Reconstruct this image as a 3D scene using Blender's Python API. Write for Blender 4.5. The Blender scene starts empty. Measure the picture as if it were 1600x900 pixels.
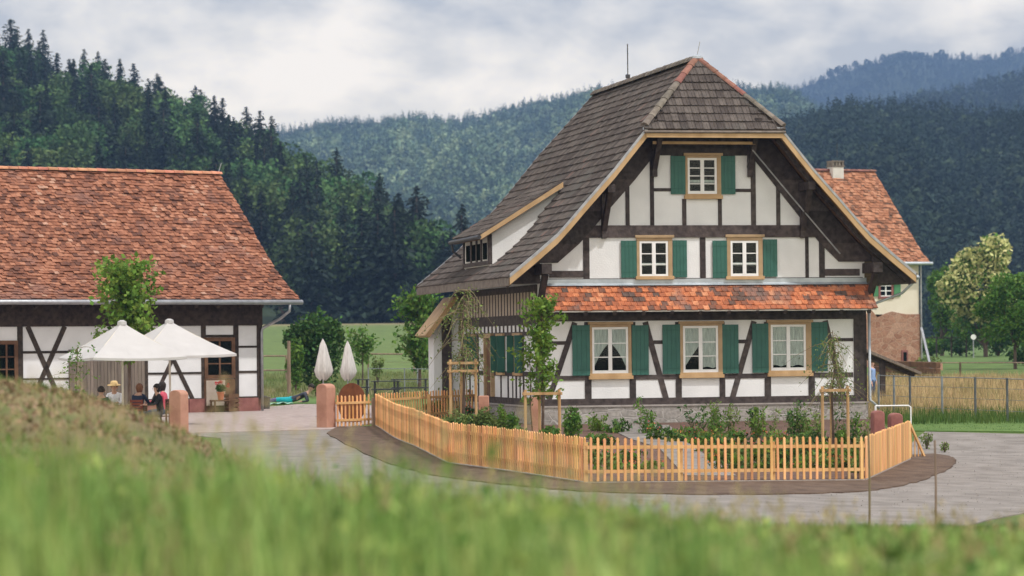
import bpy, bmesh, math, random
import numpy as np
from mathutils import Vector, Matrix
from mathutils.geometry import delaunay_2d_cdt

random.seed(7); RNG = np.random.default_rng(11)
rad = math.radians
sc = bpy.context.scene
COL = sc.collection

# ------------------------------------------------------------------ camera, sky, sun, exposure
FPX, YH, ROLL, EYE = 4800.0, 545.0, 0.0105, 2.22        # focal length and horizon in photo pixels (1600 wide)
cam_d = bpy.data.cameras.new('camera'); cam = bpy.data.objects.new('camera', cam_d); COL.objects.link(cam)
cam_d.sensor_width = 36.0; cam_d.lens = FPX / 1600 * 36
cam_d.shift_y = (YH - 450) / 1600
cam_d.clip_start = 0.5; cam_d.clip_end = 30000
cam.matrix_world = Matrix.Translation((0, 0, EYE)) @ Matrix.Rotation(rad(90), 4, 'X') @ Matrix.Rotation(-ROLL, 4, 'Z')
cam_d.dof.use_dof = True; cam_d.dof.focus_distance = 86.0; cam_d.dof.aperture_fstop = 1.9; cam_d.dof.aperture_blades = 0
sc.camera = cam

HANG = rad(12.67)                                         # the farmhouse is turned this much
sun_to = Vector((0.97, -1.1, 2.35)); sun_to = Matrix.Rotation(HANG, 4, 'Z') @ sun_to; sun_to.normalize()
sun_d = bpy.data.lights.new('sun', 'SUN'); sun_d.energy = 2.75; sun_d.angle = rad(1.6); sun_d.color = (1.0, 0.96, 0.92)
sun = bpy.data.objects.new('sun', sun_d); COL.objects.link(sun)
sun.rotation_euler = sun_to.to_track_quat('Z', 'Y').to_euler(); sun.location = (0, 0, 60)

w = bpy.data.worlds.new('World'); sc.world = w; w.use_nodes = True
nt = w.node_tree; nt.nodes.clear()
def N(t, tree=None, **k):
    n = (tree or nt).nodes.new(t)
    for a, b in k.items(): setattr(n, a, b)
    return n
sky = N('ShaderNodeTexSky', sky_type='NISHITA', sun_disc=False)
sky.sun_elevation = math.asin(sun_to.z); sky.sun_rotation = math.atan2(sun_to.x, sun_to.y)
bg1 = N('ShaderNodeBackground'); bg1.inputs[1].default_value = 0.10
nt.links.new(sky.outputs[0], bg1.inputs[0])
tc = N('ShaderNodeTexCoord')
mp = N('ShaderNodeMapping'); mp.inputs['Scale'].default_value = (15, 15, 27); mp.inputs['Location'].default_value = (3.1, 0.4, 1.35)
nt.links.new(tc.outputs['Generated'], mp.inputs[0])
nz = N('ShaderNodeTexNoise'); nz.inputs['Scale'].default_value = 1.0; nz.inputs['Detail'].default_value = 7; nz.inputs['Roughness'].default_value = 0.52
nz.inputs['Distortion'].default_value = 0.12
nt.links.new(mp.outputs[0], nz.inputs['Vector'])
cr = N('ShaderNodeValToRGB'); e = cr.color_ramp.elements
e[0].position = 0.40; e[0].color = (0.70, 0.70, 0.73, 1); e[1].position = 0.60; e[1].color = (1.52, 1.42, 1.34, 1)
m_ = cr.color_ramp.elements.new(0.5); m_.color = (1.14, 1.09, 1.05, 1)
nt.links.new(nz.outputs['Fac'], cr.inputs[0])
sx = N('ShaderNodeSeparateXYZ'); nt.links.new(tc.outputs['Generated'], sx.inputs[0])
mr = N('ShaderNodeMapRange'); mr.inputs[1].default_value = 0.12; mr.inputs[2].default_value = 0.9; mr.inputs[3].default_value = 1.0; mr.inputs[4].default_value = 1.25
nt.links.new(sx.outputs[2], mr.inputs[0])                  # an overcast sky is brighter overhead
bg2 = N('ShaderNodeBackground'); nt.links.new(cr.outputs[0], bg2.inputs[0]); nt.links.new(mr.outputs[0], bg2.inputs[1])
mx = N('ShaderNodeMixShader'); mx.inputs[0].default_value = 0.93
mb_ = N('ShaderNodeMapRange'); mb_.interpolation_type = 'SMOOTHSTEP'; mb_.inputs[1].default_value = 0.10; mb_.inputs[2].default_value = 0.32; mb_.inputs[3].default_value = 1.0; mb_.inputs[4].default_value = 0.0
nt.links.new(sx.outputs[2], mb_.inputs[0])                 # brighter, warmer cloud low over the hills, thick grey cloud higher up
tint = N('ShaderNodeMix', data_type='RGBA', blend_type='MULTIPLY'); tint.inputs[7].default_value = (1.90, 1.76, 1.43, 1)
nt.links.new(mb_.outputs[0], tint.inputs[0]); nt.links.new(cr.outputs[0], tint.inputs[6]); nt.links.new(tint.outputs[2], bg2.inputs[0])
nt.links.new(bg1.outputs[0], mx.inputs[1]); nt.links.new(bg2.outputs[0], mx.inputs[2])
wo = N('ShaderNodeOutputWorld'); nt.links.new(mx.outputs[0], wo.inputs[0])

vs = sc.view_settings
vs.view_transform = 'Standard'; vs.look = 'None'; vs.gamma = 1.0; vs.use_curve_mapping = False; vs.exposure = 0.0
sc.cycles.use_denoising = True
sc.cycles.max_bounces = 5; sc.cycles.diffuse_bounces = 2; sc.cycles.glossy_bounces = 2; sc.cycles.transparent_max_bounces = 8
sc.cycles.volume_bounces = 0; sc.cycles.transmission_bounces = 3

# ------------------------------------------------------------------ helpers: photo pixel -> place
def ray(x, y):
    u, v = x - 800, YH - y; c, s = math.cos(ROLL), math.sin(ROLL)
    return np.array([(u * c + v * s) / FPX, 1.0, (-u * s + v * c) / FPX])
def at(x, y, d):
    r = ray(x, y); return Vector((r[0] * d, d, EYE + r[2] * d))
class Frame:
    def __init__(s, O, ang):
        s.O = np.array([O[0], O[1], 0.0]); s.ang = rad(ang)
        s.ex = np.array([math.cos(s.ang), math.sin(s.ang), 0]); s.ey = np.array([-math.sin(s.ang), math.cos(s.ang), 0])
    def pl(s, x, y, hy=0.0):                              # pixel on the plane local y = hy -> local (x, z)
        r = ray(x, y); C0 = np.array([0, 0, EYE]); t = ((s.O - C0) @ s.ey + hy) / (r @ s.ey); p = C0 + r * t - s.O
        return float(p @ s.ex), float(p[2])
    def sd(s, x, y, hx=0.0):                              # pixel on the plane local x = hx -> local (y, z)
        r = ray(x, y); C0 = np.array([0, 0, EYE]); t = ((s.O - C0) @ s.ex + hx) / (r @ s.ex); p = C0 + r * t - s.O
        return float(p @ s.ey), float(p[2])
    def w(s, hx, hy, z=0.0):
        p = s.O + s.ex * hx + s.ey * hy; return Vector((p[0], p[1], z))

# ground height
BY = [-60, 0, 8, 12, 20, 30, 40, 47, 52, 60, 65, 78, 89, 100, 115, 150, 180, 240, 430, 9000]
BZ = [1.3, 1.5, 1.5, 1.33, .93, .33, -.3, -.68, -.80, -.74, -.62, -.3, -.03, .05, .15, .5, .95, 1.25, 1.9, 3.0]
def sstep(a, b, x): t = np.clip((x - a) / (b - a), 0, 1); return t * t * (3 - 2 * t)
_fy = np.concatenate([np.arange(-60, 300, .25), np.arange(300, 9000, 10)])
_fz = np.interp(_fy, BY, BZ); _k = np.hanning(25); _k /= _k.sum(); _fz2 = np.convolve(np.pad(_fz, 12, mode='edge'), _k, 'valid')
MX = [-60, -30, -8, -5.2, -4.5, -3.67, -3.07, -2.2, -1.4, 0.0, 60]; MZ = [.9, 1.55, 1.80, 1.77, 1.66, 1.36, .97, .45, .15, 0, 0]
_mx = np.arange(-60, 60, .1); _mz = np.convolve(np.pad(np.interp(_mx, MX, MZ), 10, mode='edge'), np.ones(21) / 21, 'valid')
def g(x, y):
    x = np.asarray(x, float); y = np.asarray(y, float)
    z = np.interp(y, _fy, _fz2)
    z = z + np.interp(x, _mx, _mz) * np.exp(-((y - 32) / 6.2) ** 2 / 2)
    z = z - .028 * np.clip(x - 4, -4, 8) * sstep(42, 52, y) * sstep(84, 76, y)
    u = x / np.maximum(y, 60)
    left = sstep(.05, -.03, u)
    z = z + left * np.interp(y, [0, 170, 240, 330, 430, 700, 9000], [0, 0, .7, 2.2, 4.2, 5, 5])
    z = z + sstep(6, 20, x) * sstep(28, 40, y) * sstep(62, 50, y) * .3
    z = z + .03 * np.sin(x * .9 + .3 * y) * np.cos(y * .55 - x * .2) * (sstep(50, 40, y) + .4 * sstep(95, 130, y))
    return z
def gz(x, y): return float(g(x, y))
def hit(px, py):
    r = ray(px, py); t = 6.0
    while t < 600:
        if EYE + r[2] * t < gz(r[0] * t, t): break
        t += .1 if t < 60 else .25
    return (r[0] * t, t)
def on(px, d): x = (px - 800) / FPX * d; return Vector((x, d, gz(x, d)))

# ------------------------------------------------------------------ helpers: materials
def mat(name, c1, c2=None, rough=.8, scale=4.0, detail=5, bump=0.0, bscale=None, island=0.0, objrand=0.0, spec=.3, stretch=(1, 1, 1), trans=0.0, metal=0.0, attr=None, c3=None, bdist=.02):
    m = bpy.data.materials.new(name); m.use_nodes = True; t = m.node_tree; t.nodes.clear(); L = t.links.new
    out = N('ShaderNodeOutputMaterial', t); b = N('ShaderNodeBsdfPrincipled', t)
    b.inputs['Roughness'].default_value = rough; b.inputs['Specular IOR Level'].default_value = spec; b.inputs['Metallic'].default_value = metal
    co = N('ShaderNodeTexCoord', t); mpn = N('ShaderNodeMapping', t); mpn.inputs['Scale'].default_value = stretch
    L(co.outputs['Object'], mpn.inputs[0])
    n = N('ShaderNodeTexNoise', t); n.inputs['Scale'].default_value = scale; n.inputs['Detail'].default_value = detail; L(mpn.outputs[0], n.inputs['Vector'])
    r = N('ShaderNodeValToRGB', t); c2 = c2 or c1
    r.color_ramp.elements[0].position = .33; r.color_ramp.elements[1].position = .67
    r.color_ramp.elements[0].color = (*c1, 1); r.color_ramp.elements[1].color = (*c2, 1)
    if c3: x = r.color_ramp.elements.new(.5); x.color = (*c3, 1)
    L(n.outputs['Fac'], r.inputs[0]); col = r.outputs[0]
    if attr:
        a = N('ShaderNodeAttribute', t); a.attribute_name = attr
        mm = N('ShaderNodeMix', t, data_type='RGBA', blend_type='MULTIPLY'); mm.inputs[0].default_value = 1
        L(a.outputs['Color'], mm.inputs[6]); L(col, mm.inputs[7]); col = mm.outputs[2]
    for amt, src in ((island, 'isl'), (objrand, 'obj')):
        if amt:
            if src == 'isl': gi = N('ShaderNodeNewGeometry', t); v = gi.outputs['Random Per Island']
            else: gi = N('ShaderNodeObjectInfo', t); v = gi.outputs['Random']
            mrn = N('ShaderNodeMapRange', t); mrn.inputs[3].default_value = 1 - amt; mrn.inputs[4].default_value = 1 + amt; L(v, mrn.inputs[0])
            hs = N('ShaderNodeHueSaturation', t); L(mrn.outputs[0], hs.inputs['Value']); L(col, hs.inputs['Color'])
            wn = N('ShaderNodeTexWhiteNoise', t, noise_dimensions='1D'); L(v, wn.inputs['W'])
            mh = N('ShaderNodeMapRange', t); mh.inputs[3].default_value = .5 - .03 * min(1, amt * 2); mh.inputs[4].default_value = .5 + .03 * min(1, amt * 2); L(wn.outputs['Value'], mh.inputs[0]); L(mh.outputs[0], hs.inputs['Hue'])
            col = hs.outputs[0]
    L(col, b.inputs['Base Color'])
    if bump:
        n2 = N('ShaderNodeTexNoise', t); n2.inputs['Scale'].default_value = bscale or scale * 5; n2.inputs['Detail'].default_value = 4; L(mpn.outputs[0], n2.inputs['Vector'])
        bp = N('ShaderNodeBump', t); bp.inputs['Strength'].default_value = bump; bp.inputs['Distance'].default_value = bdist
        L(n2.outputs['Fac'], bp.inputs['Height']); L(bp.outputs[0], b.inputs['Normal'])
    if trans:
        tr = N('ShaderNodeBsdfTranslucent', t); L(col, tr.inputs[0]); mxs = N('ShaderNodeMixShader', t); mxs.inputs[0].default_value = trans
        L(b.outputs[0], mxs.inputs[1]); L(tr.outputs[0], mxs.inputs[2]); L(mxs.outputs[0], out.inputs[0])
    else: L(b.outputs[0], out.inputs[0])
    return m
def tilemat(name, ramp, rough=.85, patch=None, pscale=.6):
    """every tile its own colour from a ramp, with large weathered patches and fine lichen"""
    m = bpy.data.materials.new(name); m.use_nodes = True; t = m.node_tree; t.nodes.clear(); L = t.links.new
    out = N('ShaderNodeOutputMaterial', t); b = N('ShaderNodeBsdfPrincipled', t); b.inputs['Roughness'].default_value = rough; b.inputs['Specular IOR Level'].default_value = .25
    gi = N('ShaderNodeNewGeometry', t); r = N('ShaderNodeValToRGB', t); r.color_ramp.interpolation = 'LINEAR'
    while len(r.color_ramp.elements) < len(ramp): r.color_ramp.elements.new(.5)
    for el, (p, c) in zip(r.color_ramp.elements, ramp): el.position = p; el.color = (*c, 1)
    co = N('ShaderNodeTexCoord', t)
    n = N('ShaderNodeTexNoise', t); n.inputs['Scale'].default_value = pscale; n.inputs['Detail'].default_value = 5; L(co.outputs['Object'], n.inputs['Vector'])
    ad = N('ShaderNodeMath', t, operation='MULTIPLY_ADD'); ad.inputs[1].default_value = .9; ad.inputs[2].default_value = -.47; L(n.outputs['Fac'], ad.inputs[0])
    a2 = N('ShaderNodeMath', t, operation='ADD', use_clamp=True); L(gi.outputs['Random Per Island'], a2.inputs[0]); L(ad.outputs[0], a2.inputs[1]); L(a2.outputs[0], r.inputs[0])
    col = r.outputs[0]
    n3 = N('ShaderNodeTexNoise', t); n3.inputs['Scale'].default_value = 9; n3.inputs['Detail'].default_value = 6; L(co.outputs['Object'], n3.inputs['Vector'])
    mr3 = N('ShaderNodeMapRange', t); mr3.inputs[1].default_value = .3; mr3.inputs[2].default_value = .7; mr3.inputs[3].default_value = .78; mr3.inputs[4].default_value = 1.2; L(n3.outputs['Fac'], mr3.inputs[0])
    hs = N('ShaderNodeHueSaturation', t); L(mr3.outputs[0], hs.inputs['Value']); L(col, hs.inputs['Color']); col = hs.outputs[0]
    if patch:
        n4 = N('ShaderNodeTexNoise', t); n4.inputs['Scale'].default_value = .9; n4.inputs['Detail'].default_value = 6; L(co.outputs['Object'], n4.inputs['Vector'])
        r4 = N('ShaderNodeMapRange', t); r4.inputs[1].default_value = .55; r4.inputs[2].default_value = .68; r4.inputs[4].default_value = .75; L(n4.outputs['Fac'], r4.inputs[0])
        mm = N('ShaderNodeMix', t, data_type='RGBA'); L(r4.outputs[0], mm.inputs[0]); L(col, mm.inputs[6]); mm.inputs[7].default_value = (*patch, 1); col = mm.outputs[2]
    L(col, b.inputs['Base Color'])
    bp = N('ShaderNodeBump', t); bp.inputs['Strength'].default_value = .4; bp.inputs['Distance'].default_value = .01; L(n3.outputs['Fac'], bp.inputs['Height']); L(bp.outputs[0], b.inputs['Normal'])
    L(b.outputs[0], out.inputs[0]); return m

M = {}
M['plaster'] = mat('plaster', (.70, .71, .72), (.79, .80, .81), .9, 1.3, bump=.35, bscale=22)
M['plaster_old'] = mat('plaster_old', (.56, .54, .50), (.70, .68, .64), .9, 1.2, bump=.3, bscale=18)
M['beige_infill'] = mat('beige_infill', (.40, .33, .27), (.50, .43, .36), .9, 3, bump=.3)
M['cream'] = mat('cream_plaster', (.72, .64, .52), (.78, .71, .60), .9, 1.0, bump=.3)
M['timber'] = mat('dark_timber', (.036, .028, .025), (.082, .066, .060), .75, 7, bump=.5, bscale=16, island=.3)
M['timber_barn'] = mat('barn_timber', (.026, .019, .015), (.068, .050, .038), .8, 7, bump=.4, bscale=12, island=.25)
M['tan'] = mat('tan_board', (.42, .27, .13), (.55, .37, .20), .6, 2.5, bump=.2, bscale=20, stretch=(1, 1, .25))
M['tan_trim'] = mat('tan_window_trim', (.36, .25, .14), (.44, .31, .18), .6, 4, bump=.15)
M['soffit'] = mat('brown_soffit_boards', (.13, .075, .035), (.20, .12, .06), .7, 3, stretch=(4, .4, 4), bump=.3)
M['shutter'] = mat('green_shutter_paint', (.025, .108, .084), (.032, .130, .100), .5, 3, spec=.4, bump=.06)
M['white_paint'] = mat('white_window_paint', (.78, .78, .78), (.84, .84, .84), .45, 5)
M['stone_plinth'] = None
M['zinc'] = mat('zinc_sheet', (.36, .40, .43), (.48, .52, .55), .5, 3, metal=.5, spec=.4)
M['gutter'] = mat('grey_gutter_metal', (.30, .31, .33), (.42, .43, .45), .45, 5, metal=.5)
M['darkmetal'] = mat('dark_metal', (.05, .05, .055), (.08, .08, .085), .5, 5, metal=.5)
M['wiremetal'] = mat('fence_steel', (.22, .25, .27), (.32, .35, .37), .5, 5, metal=.6)
M['curtain'] = mat('white_curtain', (.50, .51, .52), (.75, .76, .76), .9, 9, stretch=(3, 1, .4))
M['inner_shade'] = mat('inner_shade_paint', (.004, .005, .004), (.010, .013, .008), .9, 1.5, spec=0)  # near-black colour stands for the unlit depth behind openings
M['picket'] = mat('new_larch_pickets', (.57, .27, .095), (.78, .45, .20), .65, 3.0, island=.30, bump=.2, bscale=20, stretch=(1, 1, .2))
M['picket_side'] = M['picket']
M['rail'] = mat('larch_rail', (.56, .31, .12), (.72, .44, .20), .65, 4, stretch=(.3, .3, 1), bump=.2)
M['stake'] = mat('round_tree_stake_wood', (.42, .25, .11), (.56, .38, .20), .7, 6, stretch=(1, 1, .2), bump=.3)
M['stake_grey'] = mat('weathered_stake_wood', (.20, .14, .10), (.30, .22, .16), .8, 6, stretch=(1, 1, .2), bump=.3)
M['sandstone'] = mat('red_sandstone', (.38, .19, .13), (.50, .28, .20), .85, 2.2, bump=.5, bscale=14, c3=(.46, .24, .17))
M['sandstone_dark'] = mat('dark_red_sandstone', (.22, .085, .075), (.32, .14, .12), .85, 3, bump=.4, bscale=14)
M['old_wood'] = mat('grey_old_wood', (.14, .115, .095), (.23, .19, .155), .85, 3, stretch=(6, 6, .4), bump=.5, bscale=8, island=.15)
M['brown_wood'] = mat('brown_wood', (.10, .05, .025), (.17, .09, .05), .7, 4, bump=.2)
M['redwood'] = mat('redbrown_chair_wood', (.16, .04, .02), (.22, .06, .035), .6, 4)
M['canvas'] = mat('white_parasol_canvas', (.58, .57, .56), (.64, .63, .62), .9, 2, trans=.25, bump=.1, bscale=3, bdist=.05)
M['canvas_grey'] = mat('folded_parasol_canvas', (.56, .53, .50), (.68, .65, .62), .9, 5, bump=.4, bscale=5, stretch=(4, 4, .5))
M['pole'] = mat('parasol_pole_wood', (.62, .57, .48), (.70, .65, .56), .6, 3)
M['corten'] = mat('rusted_steel', (.13, .042, .016), (.21, .075, .030), .85, 6, bump=.3)
M['terracotta'] = mat('terracotta_pot', (.48, .17, .08), (.58, .23, .12), .8, 8)
M['flower_red'] = mat('red_petals', (.55, .02, .02), (.70, .04, .05), .6, 10, island=.3, trans=.2)
M['flower_mix'] = mat('orange_pink_petals', (.75, .20, .05), (.70, .10, .12), .6, 1.5, island=.3, trans=.2)
M['skin'] = mat('skin', (.50, .30, .22), (.58, .36, .27), .6, 6)
M['hair_dark'] = mat('dark_hair', (.015, .010, .008), (.03, .02, .015), .6, 30, bump=.4)
M['hair_brown'] = mat('brown_hair', (.16, .07, .035), (.24, .11, .06), .6, 30, bump=.4)
M['straw'] = mat('straw_hat', (.62, .42, .18), (.74, .54, .28), .8, 30, bump=.4)
for nm, c in dict(shirt_white=(.72, .74, .80), shirt_navy=(.02, .03, .06), shirt_green=(.05, .10, .05), shirt_pink=(.50, .08, .12), shirt_black=(.018, .018, .02), shirt_blue=(.22, .33, .55), jeans=(.05, .08, .15), trousers=(.06, .055, .05), teal=(.02, .36, .42), mint=(.35, .62, .50), purple=(.16, .12, .26), slate=(.05, .055, .075), eye=(.02, .015, .01), lip=(.35, .12, .10)).items():
    M[nm] = mat(nm, c, tuple(v * 1.25 for v in c), .85, 8, bump=.2, bscale=12)

def stonemat(name, cols, mortar, scale=2.2, rnd=.9, squash=1.6, msize=.05):
    m = bpy.data.materials.new(name); m.use_nodes = True; t = m.node_tree; t.nodes.clear(); L = t.links.new
    out = N('ShaderNodeOutputMaterial', t); b = N('ShaderNodeBsdfPrincipled', t); b.inputs['Roughness'].default_value = .9; b.inputs['Specular IOR Level'].default_value = .2
    co = N('ShaderNodeTexCoord', t); mpn = N('ShaderNodeMapping', t); mpn.inputs['Scale'].default_value = (1, 1, squash); L(co.outputs['Object'], mpn.inputs[0])
    nn = N('ShaderNodeTexNoise', t); nn.inputs['Scale'].default_value = 1.5; L(mpn.outputs[0], nn.inputs['Vector'])
    mixv = N('ShaderNodeMix', t, data_type='VECTOR'); mixv.inputs[0].default_value = .12; L(mpn.outputs[0], mixv.inputs[4]); L(nn.outputs['Color'], mixv.inputs[5])
    v = N('ShaderNodeTexVoronoi', t, feature='F1'); v.inputs['Scale'].default_value = scale; v.inputs['Randomness'].default_value = rnd; L(mixv.outputs[1], v.inputs['Vector'])
    v2 = N('ShaderNodeTexVoronoi', t, feature='DISTANCE_TO_EDGE'); v2.inputs['Scale'].default_value = scale; v2.inputs['Randomness'].default_value = rnd; L(mixv.outputs[1], v2.inputs['Vector'])
    r = N('ShaderNodeValToRGB', t); sp = N('ShaderNodeSeparateColor', t); L(v.outputs['Color'], sp.inputs[0]); L(sp.outputs[0], r.inputs[0])
    while len(r.color_ramp.elements) < len(cols): r.color_ramp.elements.new(.5)
    for i, (el, c) in enumerate(zip(r.color_ramp.elements, cols)): el.position = i / (len(cols) - 1); el.color = (*c, 1)
    n3 = N('ShaderNodeTexNoise', t); n3.inputs['Scale'].default_value = 12; n3.inputs['Detail'].default_value = 6; L(co.outputs['Object'], n3.inputs['Vector'])
    mr3 = N('ShaderNodeMapRange', t); mr3.inputs[1].default_value = .3; mr3.inputs[2].default_value = .7; mr3.inputs[3].default_value = .75; mr3.inputs[4].default_value = 1.2; L(n3.outputs['Fac'], mr3.inputs[0])
    hs = N('ShaderNodeHueSaturation', t); L(mr3.outputs[0], hs.inputs['Value']); L(r.outputs[0], hs.inputs['Color'])
    ed = N('ShaderNodeMapRange', t); ed.inputs[1].default_value = msize * .4; ed.inputs[2].default_value = msize; L(v2.outputs[0], ed.inputs[0])
    mm = N('ShaderNodeMix', t, data_type='RGBA'); L(ed.outputs[0], mm.inputs[0]); mm.inputs[6].default_value = (*mortar, 1); L(hs.outputs[0], mm.inputs[7])
    L(mm.outputs[2], b.inputs['Base Color'])
    bp = N('ShaderNodeBump', t); bp.inputs['Strength'].default_value = .6; bp.inputs['Distance'].default_value = .03; L(ed.outputs[0], bp.inputs['Height']); L(bp.outputs[0], b.inputs['Normal'])
    L(b.outputs[0], out.inputs[0]); return m
M['stone_plinth'] = stonemat('grey_rubble_plinth', [(.26, .24, .22), (.34, .32, .30), (.30, .275, .255), (.40, .38, .355)], (.40, .38, .36), 2.6, .6, 2.0)
M['rubble'] = stonemat('red_sandstone_rubble', [(.30, .15, .10), (.40, .22, .15), (.34, .18, .12), (.46, .28, .20)], (.42, .27, .20), 2.4)
M['sand_block'] = stonemat('sandstone_blocks', [(.28, .15, .13), (.34, .19, .17), (.40, .24, .20)], (.36, .25, .22), 2.0, .5)

M['tile_dark'] = tilemat('weathered_dark_roof_tile', [(0, (.064, .052, .046)), (.35, (.084, .069, .061)), (.7, (.106, .089, .079)), (.99, (.130, .110, .097)), (1, (.15, .10, .085))], patch=(.098, .092, .082))
M['tile_orange'] = tilemat('orange_roof_tile', [(0, (.12, .08, .065)), (.22, (.27, .10, .055)), (.5, (.43, .14, .065)), (.8, (.54, .19, .085)), (1, (.58, .26, .14))], patch=(.20, .14, .12), pscale=1.2)
M['tile_barn'] = tilemat('old_red_roof_tile', [(0, (.11, .048, .032)), (.25, (.185, .074, .043)), (.5, (.25, .100, .056)), (.75, (.31, .130, .075)), (.97, (.38, .175, .105)), (1, (.40, .23, .16))], patch=(.20, .10, .075), pscale=.8)
M['tile_far'] = tilemat('orange_brown_roof_tile', [(0, (.15, .070, .040)), (.3, (.28, .118, .062)), (.6, (.36, .155, .082)), (1, (.44, .22, .13))], pscale=.8)
M['ridge_grey'] = mat('lichen_grey_hip_tile', (.13, .11, .09), (.22, .19, .16), .9, 6, island=.25, bump=.4)
M['ridge_red'] = mat('red_hip_tile', (.19, .085, .065), (.27, .13, .10), .9, 6, island=.2, bump=.3)

M['leaf_bright'] = mat('bright_young_leaves', (.11, .20, .025), (.19, .31, .045), .6, 1.5, island=.4, trans=.35)
M['leaf_mid'] = mat('mid_green_leaves', (.07, .16, .022), (.135, .25, .04), .65, 1.2, island=.4, trans=.3)
M['leaf_dark'] = mat('dark_green_leaves', (.032, .085, .016), (.068, .145, .028), .7, .8, island=.45, trans=.2)
M['leaf_olive'] = mat('olive_leaves', (.12, .18, .045), (.20, .27, .07), .7, 2, island=.35, trans=.25)
M['leaf_cream'] = mat('cream_blossom', (.50, .50, .19), (.66, .64, .30), .8, 2, island=.3, trans=.2)
M['spruce'] = mat('spruce_needles', (.005, .014, .009), (.014, .030, .016), .8, .5, island=.35, objrand=.3)
M['hill_leaf'] = mat('hillside_broadleaf', (.032, .078, .020), (.080, .145, .038), .8, .25, island=.3, objrand=.55)
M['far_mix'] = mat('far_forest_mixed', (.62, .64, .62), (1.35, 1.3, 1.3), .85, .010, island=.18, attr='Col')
M['far_cloud_shade'] = mat('far_forest_cloud_shaded', (.7, .7, .7), (1.3, 1.3, 1.3), .85, .012, island=.2, attr='Col')  # foliage with cloud shadow painted into its colours
M['far_floor'] = mat('forest_floor', (.02, .035, .016), (.035, .055, .022), .9, .02)
M['bark'] = mat('tree_bark', (.08, .055, .04), (.15, .11, .085), .9, 8, bump=.6, stretch=(1, 1, .3))
M['twig'] = mat('thin_twigs', (.16, .13, .07), (.22, .18, .10), .8, 5)

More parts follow.
